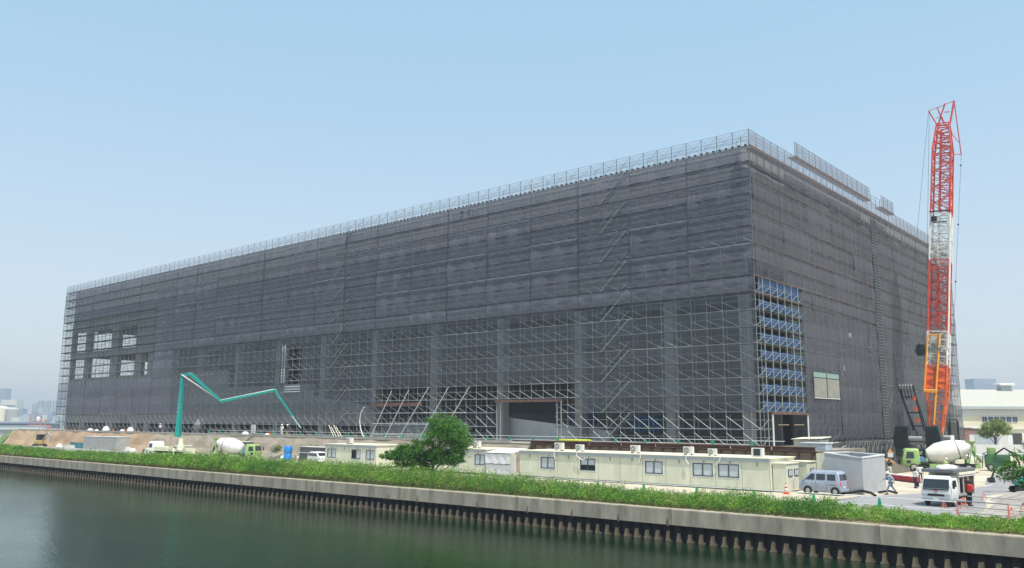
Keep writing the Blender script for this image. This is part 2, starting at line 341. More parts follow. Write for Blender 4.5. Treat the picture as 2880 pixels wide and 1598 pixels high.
# dark interior: back walls, floors
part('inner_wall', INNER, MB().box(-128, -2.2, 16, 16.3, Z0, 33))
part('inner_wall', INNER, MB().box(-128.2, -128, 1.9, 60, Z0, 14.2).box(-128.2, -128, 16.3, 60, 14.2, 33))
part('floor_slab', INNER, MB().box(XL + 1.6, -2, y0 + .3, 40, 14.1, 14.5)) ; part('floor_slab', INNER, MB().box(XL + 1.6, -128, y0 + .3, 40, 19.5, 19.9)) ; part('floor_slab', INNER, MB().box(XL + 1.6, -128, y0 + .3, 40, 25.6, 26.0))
part('ramp_wall', CONCW, MB().add([(-37, 3.2, Z0), (-20, 3.2, Z0), (-20, 3.2, 4.5), (-37, 3.2, 6.1), (-37, 3.6, Z0), (-20, 3.6, Z0), (-20, 3.6, 4.5), (-37, 3.6, 6.1)], [(0, 1, 2, 3), (7, 6, 5, 4), (3, 2, 6, 7), (0, 3, 7, 4), (1, 5, 6, 2)]))
part('ramp_wall', CONCW, MB().box(-62, -44, 4.4, 4.7, Z0, 5.4))
part('interior_equipment', BLUE, MB().box(-29.5, -25.5, 8, 9, 5.4, 7.6)); part('interior_equipment', BLUE, MB().box(-17, -13.5, 3.2, 3.8, 4.4, 6.2))
part('back_wall', CORE, MB().box(-100, -40, YR - 1.5, YR - 1.2, Z0, 33).box(-40, -1.5, YR - 1.5, YR - 1.2, 25, 33).box(-40, -1.5, YR - 1.5, YR - 1.2, Z0, 8))
part('left_end_wall', CORE, MB().box(XL + 1.5, XL + 1.8, 24, YR - 1.5, Z0, 33).box(XL + 1.5, XL + 1.8, y0 + .5, 24, Z0, 13).box(XL + 1.5, XL + 1.8, y0 + .5, 24, 26, 33))
# right side wall panels
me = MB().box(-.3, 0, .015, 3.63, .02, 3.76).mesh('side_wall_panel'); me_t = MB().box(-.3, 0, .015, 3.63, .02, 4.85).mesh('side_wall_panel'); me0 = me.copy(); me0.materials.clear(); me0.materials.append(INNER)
hole = {(8, 3), (10, 3), (10, 2), (15, 5), (16, 5), (7, 2), (16, 4), (17, 4), (18, 3), (12, 1)}
def slotted(seed):
    rr = random.Random(seed); b = MB(); q = 6; w_, h_ = 3.6 / q, 3.7 / q
    for a in range(q):
        for c in range(q):
            if not (rr.random() < .42 and 0 < a < q - 1): b.box(-.3, 0, .02 + a * w_, .02 + (a + 1) * w_ - .001, .02 + c * h_, .02 + (c + 1) * h_ - .001)
    return b.mesh('side_wall_panel')
slots = [slotted(s_) for s_ in range(4)]
nyp = 21
for j in range(8):
    for i in range(nyp):
        if (i <= 2 and j <= 4): continue
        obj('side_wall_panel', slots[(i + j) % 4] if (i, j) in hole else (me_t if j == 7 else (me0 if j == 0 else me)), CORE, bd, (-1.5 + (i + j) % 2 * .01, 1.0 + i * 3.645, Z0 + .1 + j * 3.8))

# ------------------------------------------------------------------ scaffold, long side
UT = {}
def unit(name, m, p, q, r, parent, n=4, loc=(0, 0, 0)):
    key = (name, tuple(np.round(p, 3)), tuple(np.round(q, 3)), r)
    if key not in UT: UT[key] = MB().bar(p, q, r, n).mesh(name)
    return obj(name, UT[key], m, parent, loc)
sc = thing('scaffold', 'steel scaffold with grey mesh sheets covering the long river side of the hall', 'scaffold')
gates = [(-34.6, -24.7, Z0, 8.0), (-59.0, -39.3, Z0, 6.2)]
def in_gate(x, z, gs=gates): return any(a < x < b_ and c - .1 < z < d for a, b_, c, d in gs)
SILH = mat('silhouette_tube', (.13, .14, .15), .6, .2, var=.15)  # guard tubes: their dark look against the bright sky is put into the colour
gpost = MB().bar((0, 0, ZT), (0, 0, ZT + 1.72), .034, 6).bar((-.09, 0, ZT + 1.7), (.09, 0, ZT + 1.7), .03, 4).mesh('guard_post')
stdm = MB().bar((0, 0, Z0), (0, 0, ZT), .034, 6).mesh('standard')
stds = MB().bar((0, 0, 8.0), (0, 0, ZT), .034, 6).mesh('standard_over_gate')
for i in range(NB + 1):
    x = -i * BAY; g = -34.3 < x < -25
    obj('standard', stds if g else stdm, GALV, sc, (x, 0, 0)); obj('guard_post', gpost, SILH, sc, (x, 0, 0))
inner = MB()
for i in range(NB + 1):
    x = -i * BAY; inner.bar((x, .9, 8 if -34.3 < x < -25 else Z0), (x, .9, ZT + (1.2 if i % 2 else .1)), .03, 4, cap=False)
    for k in range(0, 19):
        z = Z0 + k * LIFT
        if not in_gate(x, z): inner.bar((x, 0, z), (x, .9, z), .022, 3, cap=False)
inner.build('inner_frame', GALV, sc, kind='stuff')
def run(name, m, z, y, r, rngs):
    for a, b_ in rngs: MB().bar((a, y, z), (b_, y, z), r, 4).build(name, m, sc)
for k in range(19):
    z = Z0 + k * LIFT
    segs = [(XL, 0)]
    if z < 8.0: segs = [(XL, -34.75), (-25.6, 0)]
    if k < 18:
        for a, b_ in segs:
            if k: MB().box(a, b_, .12, .82, z - .05, z).build('deck', DECK, sc); MB().box(a, b_, .05, .075, z, z + .15).build('toe_board', DECK, sc)
        run('ledger', GALV, z + .95, -.03, .024, segs)
        run('ledger', GALVM if k < 10 else GALV, z + .03, -.03, .024, segs)
        if k >= 9:
            for dz, m_, r_ in ((.62, GALV, .016), (.98, DARKST, .018), (1.34, GALV, .016)): MB().bar((XL, -.175, z + dz), (0, -.175, z + dz), r_, 4).build('net_rail', m_, sc)
        if k >= 9: MB().box(XL, 0, -.19, -.165, z - .04, z + .04).build('lacing_pipe', DARKST, sc)
    else:
        MB().box(XL, 0, .1, .85, z - .06, z).build('deck', GALVB, sc)
# diagonal braces
br = MB().bar((-BAY, -.045, .93), (0, -.045, .06), .026, 4); brb = MB().bar((-BAY, -.045, 1.35), (0, -.045, .06), .03, 4).mesh('diagonal_brace'); br = br.mesh('diagonal_brace')
rest = MB(); near = []
for k in range(18):
    for i in range(NB):
        z = Z0 + k * LIFT; x = -i * BAY
        if in_gate(x - .9, z + .8) and k > 0 and x > -36: continue
        if x - .9 > -34.6 and x - .9 < -24.7 and z < 7: continue
        if random.random() < .06: continue
        d = (x - 36.75) ** 2 + 6500 + (0 if k < 9 else 1500)
        near.append((d, x, z))
near.sort()
for q, (d, x, z) in enumerate(near):
    if q < 290: obj('diagonal_brace', brb if z < 6 else br, GALVB if z < 6 else GALVM, sc, (x, 0, z))
    else: rest.bar((x - BAY, -.045, z + (.93 if z > 6 else 1.35)), (x, -.045, z + .06), .026, 3, cap=False)
rest.build('diagonal_bracing', GALVM, sc, kind='stuff')
# stair flights (every two lifts)
def flight(x0, x1, z0_, z1_):
    b = MB(); 
    for y in (.15, .75): b.bar((x0, y, z0_), (x1, y, z1_), .05, 4)
    for y in (.15,): b.bar((x0, y - .3, z0_ + .9), (x1, y - .3, z1_ + .9), .03, 4); b.bar((x0, y - .3, z0_), (x1, y - .3, z1_), .05, 4)
    n_ = 14
    for t in range(n_): 
        x = x0 + (x1 - x0) * (t + .5) / n_; z = z0_ + (z1_ - z0_) * (t + .5) / n_; b.box(x - .12, x + .12, -.15, .75, z - .02, z + .02)
    return b.build('stair_flight', GALV, sc)
for k in range(9): flight(-18.9, -15.1, Z0 + 2 * k * LIFT, Z0 + 2 * (k + 1) * LIFT)
for k in range(9): flight(-68.8, -64.9, Z0 + 2 * k * LIFT, Z0 + 2 * (k + 1) * LIFT)
# mesh sheets: four bays wide, two lifts high, bulging, with a gathered roll along the top
def netmesh(w, h, roll, seed, thin=False):
    rr = random.Random(seed); b = MB(); nx, nz = 9, 7; ph = rr.uniform(0, 6)
    f = lambda u, v: -.06 - .10 * math.sin(math.pi * v) * (.5 + .5 * math.sin(u * math.pi * 4 + ph)) - .05 * math.sin(math.pi * v)
    rows = [[(-w + .02 + (w - .04) * i / (nx - 1), f(i / (nx - 1), j / (nz - 1)), .02 + (h - .03) * j / (nz - 1)) for i in range(nx)] for j in range(nz)]
    b.loft(rows, closed=False, cap=False)
    b.quad((-w - .05, -.09, 0), (-w + .12, -.09, 0), (-w + .12, -.09, h), (-w - .05, -.09, h))       # overlapped seam
    if roll:
        n2 = 33
        for layer in range(3):
            top = [(-w + w * i / (n2 - 1), -.10 - layer * .03, h - .03) for i in range(n2)]
            mid = [(-w + w * i / (n2 - 1), -.17 - layer * .03, h - .20 - .06 * abs(math.sin(i / (n2 - 1) * math.pi * 4))) for i in range(n2)]
            bot = [(-w + w * i / (n2 - 1), -.12 - layer * .02, h - .30 - .22 * abs(math.sin(i / (n2 - 1) * math.pi * 4 + .3 * rr.random())) * rr.uniform(.75, 1.1)) for i in range(n2)]
            b.loft([top, mid, bot], closed=False, cap=False)
    m = b.mesh('safety_net'); m.polygons.foreach_set('use_smooth', [True] * len(m.polygons)); return m
W4 = 4 * BAY; H2 = 2 * LIFT
nets = [netmesh(W4, H2, True, s) for s in range(4)]; netf = [netmesh(W4, H2, False, s + 9) for s in range(3)]
NETV = {}
net1h = netmesh(W4, LIFT, False, 41); net1l = netmesh(W4, LIFT, False, 42)
def netobj(me, m, x, z, parent=sc, rz=0, y=0):
    key = (me.name, m.name)
    if key not in NETV: NETV[key] = me.copy(); NETV[key].materials.clear(); NETV[key].materials.append(m)
    o = obj('safety_net', NETV[key], None, parent, (x, y, z), rz); o.scale.y = random.choice((.7, .85, 1, 1.15, 1.35)); return o
for r in range(9):
    z = ZT - (r + 1) * H2
    for i in range(23):
        x = -i * W4; xm = x - W4 / 2; zm = z + H2 / 2
        if r == 8: continue                                   # the two lowest lifts are bare
        if r == 7 and (-37 < xm < -24 or -58.5 < xm < -36.5): continue
        hole = xm < -128 and 2 <= r <= 5
        nm = NETW if hole else (NETT if r >= 5 and xm > -120 else NET)
        if r in (5, 6) and -82 < xm < -75: 
            continue
        if r == 4 and not hole:
            netobj(net1h, NET, x, z + LIFT); netobj(net1l, NETT if xm > -120 else NET, x, z); continue
        me = nets[(i + r) % 4] if (r < 5 and r > 0 and xm > -128) else netf[(i + r) % 3]
        netobj(me, nm, x, z)
# dark seams between the sheets
for i in range(1, 23):
    zb3 = 18.6 if i < 17 else Z0 + 2 * LIFT
    zt3 = ZT - .1 if i % 3 == 0 else ZT - .1 - random.choice((0, 3.4, 6.9)); MB().path([(-i * W4 + .02, -.2, zt3), (-i * W4 - .03, -.21, (zt3 + zb3) / 2), (-i * W4 + .02, -.2, zb3)], .018 if i % 3 else .03, 4).build('seam_rope', DARKST, sc)
MB().box(-80.3, -76.2, -.12, -.08, 9.9, 11.2).build('white_sheet', NETL, sc); [MB().box(-80.3, -76.2, -.2, -.14, 9.95 + k * .4, 10.05 + k * .4).build('white_rail', GALVB, sc) for k in range(3)]
for xx in (-81.4, -80.7): MB().bar((xx, -.1, 11.4), (xx, -.1, 17.6), .05, 5).build('slot_ladder_rail', GALVB, sc)
for k in range(12): MB().bar((-81.4, -.1, 11.6 + k * .5), (-80.7, -.1, 11.6 + k * .5), .03, 4).build('slot_ladder_rung', GALVB, sc)
# small torn holes showing the dark behind
# narrow sheets beside the open slot
for r in (5, 6):
    z = ZT - (r + 1) * H2; x = -10 * W4; me = netmesh(3.0, H2, False, 3); netobj(me, NETT, x, z); me2 = netmesh(1.1, H2, False, 4); netobj(me2, NETT, x - W4 + 1.1, z)
# rail mesh over the top deck
railn = [MB().loft([[(-W4 + .03 + (W4 - .06) * i / 8, -.05 - .04 * math.sin(i * 1.3 + j), .05 + 1.5 * j / 2) for i in range(9)] for j in range(3)], closed=False, cap=False).mesh('rail_net')]
for i in range(23): obj('rail_net', railn[0], NETL, sc, (-i * W4, 0, ZT))
for z in (.5, .95, 1.7): run('guard_rail', SILH, ZT + z, -.02, .02, [(XL, 0)])
MB().bar((0, .9, ZT + 1.0), (XL, .9, ZT + 1.0), .02, 4).build('guard_rail', SILH, sc)
xr = MB()
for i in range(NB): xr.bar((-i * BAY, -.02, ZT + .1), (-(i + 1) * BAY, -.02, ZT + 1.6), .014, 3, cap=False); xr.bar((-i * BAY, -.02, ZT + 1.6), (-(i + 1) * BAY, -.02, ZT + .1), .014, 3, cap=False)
xr.build('cross_bracing', SILH, sc, kind='stuff')
stub = MB().box(-.09, .09, -.12, .12, 0, .14).mesh('deck_block')
for i in range(230): obj('deck_block', stub, DARKST, sc, (-.4 - i * .73, .0, ZT + .02))
# raking struts and gate beams
for (a, b_) in (((-57.1, -1.6, 3.2), (-54.2, -.5, 9.62)), ((-54.1, -1.6, 3.2), (-50.7, -.5, 9.7)), ((-51.3, -1.6, 3.2), (-46.75, -.5, 10.0)), ((-47.2, -1.6, 3.2), (-43.0, -.5, 9.9)), ((-43.6, -1.6, 3.2), (-39.2, -.5, 9.9))):
    MB().bar(a, b_, .062, 6).build('raking_strut', GALVM, sc)
MB().box(-35.0, -24.6, -.35, .5, 7.85, 8.15).build('gate_beam', RUST, sc)
MB().box(-58.8, -48.6, -.3, .4, 7.55, 8.0).build('gate_beam', RUST, sc)
for x in (-34.7, -34.1, -25.2, -24.6):
    MB().bar((x, -.2, Z0), (x, -.2, 7.9), .07, 6).build('gate_post', GALV, sc)
for k in range(3): MB().bar((-58.5, -.1, 3.6 + k * 1.5), (-40, -.1, 3.6 + k * 1.5), .04, 5).build('ledger', GALVB, sc)
MB().box(-48.6, -39.3, -.02, .02, 9.2, 9.35).build('gate_beam', DECK, sc)

# ------------------------------------------------------------------ scaffold, short side (faces +x); local x axis runs along world y
ss = thing('scaffold', 'steel scaffold with brown grey mesh covering the short side beside the crane', 'scaffold')
def baseZ(y): return Z0 if y < 20 else max(.1, Z0 - (y - 20) * .13)
for i in range(27):
    y_ = 20 + i * 1.75; zt_ = 3.4; zb5 = max(.05, Z0 * (28 - y_) / 22)
    if zb5 < 2.4: MB().bar((1.25, y_, zb5), (1.25, y_, zt_), .03, 5).bar((1.25, y_, zt_ - 1.3), (1.25, y_ + 1.2, zt_ - .1), .022, 4).build('front_post', GALV, ss)
MB().bar((1.25, 27, 1.7), (1.25, 66, 1.7), .03, 4).build('front_rail', GALV, ss); MB().bar((1.25, 22, 3.3), (1.25, 66, 3.3), .03, 4).build('front_rail', GALV, ss)
for i in range(NB2 + 1):
    y = i * BAY + .001; g = 2.8 < y < 11.5
    top = ZT + 1.72 + (1.72 if 12 <= y <= 38 or 42.5 < y < 48.5 else 0) + (.9 if 38 < y < 42.5 else 0)
    MB().bar((0, y, 6.5 if g else baseZ(y)), (0, y, 20.4 if y < 12 else ZT), .034, 6).build('standard', mat('pale_green_tube', (.5, .56, .42), .5, .1, var=.1) if y < 12 else GALV, ss)
    MB().bar((0, y, 20.4 if y < 12 else ZT), (0, y, top), .034, 6).build('guard_post', SILH, ss)
inn = MB()
for i in range(NB2 + 1):
    y = i * BAY; inn.bar((-.9, y, 6.5 if 2.8 < y < 11.5 else baseZ(y)), (-.9, y, ZT + 1.2), .03, 4, cap=False)
    for k in range(19):
        if not (2.8 < y < 11.5 and k < 2): inn.bar((0, y, Z0 + k * LIFT), (-.9, y, Z0 + k * LIFT), .022, 3, cap=False)
inn.build('inner_frame', GALV, ss, kind='stuff')
PLANKB = mat('brown_plank', (.13, .09, .075), .8, var=.2)
for k in range(0, 20):
    z = Z0 + k * LIFT
    segs = [(0, YR)] if z > 6.5 else [(0, 2.7), (11.7, YR)]
    if k == 19: segs = [(12, 38), (42.5, 48.5)]
    for a, b_ in segs:
        if k: MB().box(-.85, -.1, a, b_, z - .05, z).build('deck', PLANKB if k > 8 else DECK, ss)
        if 8 < k < 18: MB().box(.12, .15, a, b_, z - .05, z + .04).build('lacing_pipe', PLANKB, ss)
        if k and (k in (18, 19)): MB().box(.03, .06, a, b_, z - .2, z + .12).build('toe_board', PLANKB, ss)
        MB().bar((.03, a, z + .95), (.03, b_, z + .95), .022, 4).build('ledger', GALVB if False else GALV, ss)
        MB().bar((.03, a, z + .1), (.03, b_, z + .1), .022, 4).build('ledger', GALV, ss)
for a, b_, z in ((0, 12, ZT + 1.7), (12, 38, ZT + 3.42), (38, 42.5, ZT + 2.6), (42.5, 48.5, ZT + 3.42), (48.5, YR, ZT + 1.7)):
    MB().bar((.03, a, z), (.03, b_, z), .026, 4).build('guard_rail', SILH, ss); MB().bar((.03, a, z - .5), (.03, b_, z - .5), .022, 4).build('guard_rail', SILH, ss); MB().bar((.03, a, z - .95), (.03, b_, z - .95), .022, 4).build('guard_rail', SILH, ss); MB().bar((.03, a, z - 1.3), (.03, b_, z - 1.3), .022, 4).build('guard_rail', SILH, ss)
NETL2 = netmat('grey_rail_mesh', (.22, .24, .30), .42, .62)
rn = MB().loft([[(.04, .03 + (W4 - .06) * i / 8, .05 + 1.55 * j / 2) for i in range(9)] for j in range(3)], closed=False, cap=False).mesh('rail_net')
for i in range(11): 
    o = obj('rail_net', rn, NETL2, ss, (0, i * W4 * (YR / (11 * W4)), ZT))
    if 12 <= i * 7.1 + 3 < 38: pass
rn2 = MB().loft([[(.04, .03 + 6.44 * i / 8, .05 + 1.6 * j / 2) for i in range(9)] for j in range(3)], closed=False, cap=False).mesh('rail_net')
for i in range(4): obj('rail_net', rn2, NETL2, ss, (0, 12 + i * 6.5, ZT + LIFT))
obj('rail_net', rn2, NETL2, ss, (0, 42.5, ZT + LIFT)).scale.y = .92
for i in range(24): MB().bar((.03, 12 + i * 1.08, ZT), (.03, 12 + i * 1.08, ZT + 3.4), .018, 4).build('guard_baluster', SILH, ss)
br2 = MB().bar((.05, 0, .1), (.05, BAY, .95), .026, 4).mesh('diagonal_brace')
for i in range(NB2):
    y = i * BAY
    if y < 11.6:
        for k in range(2 if 1.8 < y < 11 else 0, 10): obj('diagonal_brace', br2, GALV, ss, (0, y, Z0 + k * LIFT))
    else:
        for k in (0, 1): obj('diagonal_brace', br2, GALV, ss, (0, y, Z0 + (k) * LIFT - (.0 if y < 20 else 1.2)))
# blue sheets behind the open corner bays
for k in range(1, 10):
    z = Z0 + (k + .1) * LIFT if k > 1 else 6.6
    hh = .95 if k > 1 else 1.0; nn = 24
    yy = [.9 + 10.9 * q / nn for q in range(nn + 1)]; lo4 = [z + (.12 * random.random() if k > 1 else 0) + .08 * math.sin(q * 1.3 + k) for q in range(nn + 1)]
    MB().loft([[(-.10 + .03 * math.sin(q * 1.9), y_, l_) for q, (y_, l_) in enumerate(zip(yy, lo4))], [(-.12, y_, z + hh + .05 * math.sin(q)) for q, y_ in enumerate(yy)]], closed=False, cap=False).build('blue_sheet', BLUE, ss)
    MB().bar((.05, .5, z + .5), (.05, 11.9, z + .5), .018, 4).build('ledger', GALV, ss)
MB().box(-.14, -.11, 1.0, 11.8, 19.2, 20.3).build('blue_sheet', BLUE, ss)
MB().box(-.2, .25, 2.6, 11.9, 6.35, 6.6).build('gate_beam', RUST, ss)
for y in (2.7, 11.8): MB().bar((.1, y, Z0), (.1, y, 6.4), .1, 6).build('gate_post', GALVB, ss)
for y0_ in (4, 8): MB().bar((.1, y0_, 5.3), (.1, y0_ + 2.6, 5.3), .07, 4).build('hanging_bar', LAG, ss)
rnets = [netmesh(W4, H2, False, 21 + s) for s in range(3)]
def netr(y, z, w4=True, me=None, m=NETR):
    o = netobj(me or rnets[int(y * 3 + z) % 3], m, 0, z, ss, R(90), 0); o.location = (0, y + W4, z); o.rotation_euler = (0, 0, R(90)); return o
for r in range(9):
    z = ZT - (r + 1) * H2
    for i in range(10):
        y = i * W4 + (YR - 10 * W4) * 0
        if y < 11 and r >= 4: continue
        if r == 0 and False: continue
        if abs(y - 36.6) < 1: y2 = y + .0
        if r == 8: z = ZT - 9 * H2 + .45
        netr(y, z)
    netr(YR - W4, z)
for r in range(4, 9):
    me = rnets[0]; o = netr(11.75, ZT - (r + 1) * H2)
    o.scale.x = (14.63 - 11.75) / W4; o.location.y = 14.63
# rope lines and dark vertical ladder bay
MB().path([(.12, 0, 31.9), (.12, 12, 31.7), (.12, 24, 31.75), (.12, 38, 31.6), (.12, YR, 31.7)], .06).build('rope', DARKST, ss)
MB().path([(.12, 12, 18.9), (.12, 24, 18.7), (.12, 38, 18.5), (.12, YR, 18.7)], .06).build('rope', DARKST, ss)
MB().box(.10, .16, 37.1, 39.3, 2.2, ZT - 1).build('ladder_bay', DARKST, ss)
rung = MB().bar((.2, 37.1, 0), (.2, 39.3, 0), .03, 4).mesh('rung')
for k in range(72): obj('rung', rung, GALV, ss, (0, 0, 2.4 + k * .41))
# left end return of the scaffold
se = thing('scaffold', 'narrow bare scaffold frame on the far left end of the hall', 'scaffold')
for i in range(14):
    y = i * BAY + .9
    MB().bar((XL - .9, y, Z0), (XL - .9, y, ZT + 1.2), .034, 5).build('standard', GALV, se)
b = MB()
for k in range(19):
    z = Z0 + k * LIFT; MB().box(XL - .8, XL - .1, .9, 24, z - .05, z).build('deck', DECK, se)
    for dz in (.5, .95): b.bar((XL - .9, .9, z + dz), (XL - .9, 24.6, z + dz), .024, 4)
    for i in range(13): b.bar((XL - .93, i * BAY + .9, z + .1), (XL - .93, (i + 1) * BAY + .9, z + 1.6), .024, 3)
b.build('side_bracing', GALV, se, kind='stuff')
# two notice sheets on the short side
for i, (a, lb) in enumerate(((13.75, 'left of the two pale notice sheets on the short side mesh'), (17.75, 'right of the two pale notice sheets on the short side mesh, nearer the crane'))):
    s_ = thing('notice_sheet', lb, 'banner', (.22, a, 8.4), 0, 'notice sheets on the scaffold')
    MB().box(0, .03, 0, 3.75, 0, 2.1).build('lower_panel', mat('faded_print', (.24, .24, .22), .7, var=.3, scale=1.3, col2=(.34, .32, .26)), s_)
    MB().box(0, .03, 0, 3.75, 2.2, 2.75).build('upper_panel', mat('mint_print', (.16, .30, .25), .7, var=.25, scale=3, col2=(.34, .42, .38)), s_)
    MB().box(-.01, .04, -.04, 3.79, -.16, -.06).build('bottom_batten', WHITE, s_)

# ------------------------------------------------------------------ site offices
pm24 = {}
def office(name, label, x0, n, y, depth, wins, h=2.62, dark=(), loc_z=0, joints=True):
    """row of n panels 2.4 m wide, front plane at y; wins: {panel index: (centre offset, width, open)}"""
    t = thing(name, label, 'site office', (x0, y, loc_z)); pw = 2.4
    for i in range(n):
        b = MB(); a0, a1 = i * pw + .02, (i + 1) * pw - .02
        if i in wins:
            cx, ww, op = wins[i]; cx += i * pw + pw / 2; z0_, z1_ = 1.0, 2.1
            b.box(a0, cx - ww / 2, 0, .06, .18, h - .28).box(cx + ww / 2, a1, 0, .06, .18, h - .28)
            b.box(cx - ww / 2, cx + ww / 2, 0, .06, .18, z0_).box(cx - ww / 2, cx + ww / 2, 0, .06, z1_, h - .28)
            fr = MB(); o_ = .075; xa, xb = cx - ww / 2, cx + ww / 2
            for q in ((xa, xb, z0_, z0_ + o_), (xa, xb, z1_ - o_, z1_), (xa, xa + o_, z0_ + o_, z1_ - o_), (xb - o_, xb, z0_ + o_, z1_ - o_), (cx - .035, cx + .035, z0_ + o_, z1_ - o_)):
                fr.box(q[0], q[1], -.03, .07, q[2], q[3])
            f = fr.build('window', FRAME, t)
            for side in (0, 1):
                pa, pb = (xa + o_, cx - .035) if side == 0 else (cx + .035, xb - o_)
                MB().box(pa, pb, .03, .045, z0_ + o_, z1_ - o_).build('pane', DGLASS if (op == 2 and side == 0) else BLIND, f)
            if op == 1: MB().box(xa + .02, xb - .02, -.012, .02, z0_ + .02, z0_ + .5).build('lower_pane', DGLASS, f)
            MB().box(xa - .09, xb + .09, -.02, -.002, z1_, z1_ + .07).box(xa - .09, xb + .09, -.02, -.002, z0_ - .07, z0_).box(xa - .09, xa, -.02, -.002, z0_, z1_).box(xb, xb + .09, -.02, -.002, z0_, z1_).build('trim', WHITE, f)
        else: b.box(a0, a1, 0, .06, .18, h - .28)
        b.build('wall_panel', CREAM, t)
    L_ = n * pw
    for i in range(n + 1): MB().box(i * pw - .018, i * pw + .018, -.012, .05, .18, h - .3).build('joint_batten', mat('joint_strip', (.42, .42, .36), .6, var=.1), t)
    MB().box(-.02, L_ + .02, -.10, .08, h - .28, h - .02).build('gutter', GUTTER, t)
    for i in range(n): MB().box(i * pw + 1.3, i * pw + 1.38, -.06, -.001, h - .62, h - .28).build('downpipe_bracket', mat('bracket', (.25, .27, .27), .6, var=.1), t)
    MB().box(-.1, L_ + .1, -.14, depth + .1, h, h + .07).build('roof', CREAMR, t)
    MB().box(0, L_, .07, depth, .18, h - .02).build('rear_body', CREAM, t)
    MB().box(0, L_, -.02, depth, .02, .17).build('base_rail', FRAME, t)
    return t
office('site_office', 'long cream row of prefabricated site offices with five dark framed windows', -19.5 - 0.0, 11, -13.8, 5.0,
       {1: (0, 1.75, 0), 3: (0, 1.75, 1), 6: (0, 1.8, 0), 8: (0.0, 1.9, 0), 9: (0, 1.9, 0)})
office('site_office', 'short cream site office with two windows left of the leafy tree', -51.2, 4, -13.8, 4.8, {0: (.1, 1.7, 0), 2: (.0, 1.7, 2), 3: (.2, 1.6, 0)})
office('site_office', 'cream site office half hidden right behind the leafy tree', -31.4, 3, -13.8, 4.8, {0: (.1, 1.6, 0), 2: (.45, 1.5, 0)}, h=2.6)
# annexes at the right end of the long row
for (x0, x1, ya, yb, h, lb) in ((6.98, 8.1, -13.4, -10.9, 2.25, 'small cream annex with two little windows at the right end of the long offices'),
                                (6.98, 8.55, -10.2, -8.2, 2.3, 'cream annex with one little window set behind the first annex')):
    t = thing('office_annex', lb, 'annex', (x0, ya, 0)); w, d = x1 - x0, yb - ya
    MB().box(0, w, 0, d, .1, h).build('body', CREAM, t); MB().box(-.03, w + .06, -.06, d + .06, h, h + .07).build('roof', CREAMR, t)
    MB().box(.02, w - .02, .02, d - .02, 0, .1).build('base', FRAME, t)
    for k in range(2 if d > 2.2 else 1):
        wy = .35 + k * 1.2 + (.3 if d < 2.2 else 0)
        f = MB().box(w, w + .05, wy, wy + .85, 1.25, 1.8).build('window', FRAME, t)
        for q in (0, 1): MB().box(w + .051, w + .06, wy + .06 + q * .39, wy + .40 + q * .39, 1.31, 1.74).build('pane', BLIND, f)
    MB().path([(w + .12, d * .52, .3), (w + .12, d * .52, 1.1), (w + .3, d * .52, 1.1), (w + .3, d * .52, .3)], .05).build('vent_pipe', WHITE, t)
# air conditioner outdoor units
fan = MB(); 
def ac(x, y, z, lb, rz=0, s=1.0, dark=False):
    t = thing('air_conditioner_unit', lb, 'air conditioner', (x, y, z), rz, 'air conditioner units on the office roofs'); t.scale = (s * .9, s * .9, s * .9)
    MB().box(-.42, .42, -.16, .16, .06, .66).build('casing', mat('ac_casing', (.66, .65, .6), .5, var=.04), t, bevel=.02)
    g = MB(); g.lathe([(0, .25), (.02, .25)], (-.12, -.165, .36), (0, -1, 0), 20)
    g.build('fan_grille', mat('ac_grille', (.16, .16, .17), .6, var=.2, scale=30) if not dark else DGLASS, t)
    for r_ in (.24, .17, .1): 
        ring = [( -.12 + r_ * math.cos(a), -.19, .36 + r_ * math.sin(a)) for a in np.linspace(0, 2 * math.pi, 17)]
        MB().path(ring, .008, 4).build('grille_ring', WHITE, t)
    MB().lathe([(0, .06), (.02, .06)], (-.12, -.19, .36), (0, -1, 0), 10).build('fan_hub', WHITE, t)
    for xx in (-.3, .3): MB().box(xx - .04, xx + .04, -.2, .2, 0, .06).build('foot', DARKST, t)
for x, z, lb, s, rz in ((-47.8, 2.7, 'air conditioner unit on the short office roof left of the tree', 1.25, 0), (-26.4, 2.68, 'air conditioner unit on the half hidden office roof just right of the tree', 1.25, 0),
                  (-15.3, 2.7, 'tall air conditioner unit beside the yellow sheet on the long office roof', 1.3, 0), (-12.8, 2.7, 'smaller air conditioner unit with a drooping white hose, second from the yellow sheet', 1.1, .1),
                  (-6.5, 2.7, 'air conditioner unit alone above the middle windows of the long office roof', 1.2, 0), (-1.0, 2.7, 'large air conditioner unit above the window pair, left one of two', 1.2, 0),
                  (1.3, 2.7, 'small air conditioner unit above the window pair, right one of two', 1.0, .1)):
    ac(x, -12.7, z, lb, rz, s)
t = thing('air_conditioner_unit', 'boxy air conditioner with dark square front at the right end of the long roof', 'air conditioner', (5.4, -12.6, 2.7), 0, 'air conditioner units on the office roofs')
MB().box(-.5, .5, -.2, .2, .02, .75).build('casing', mat('ac_casing', (.66, .65, .6), .5), t, bevel=.02); MB().box(-.3, .3, -.22, -.2, .12, .68).build('dark_grille', DGLASS, t)
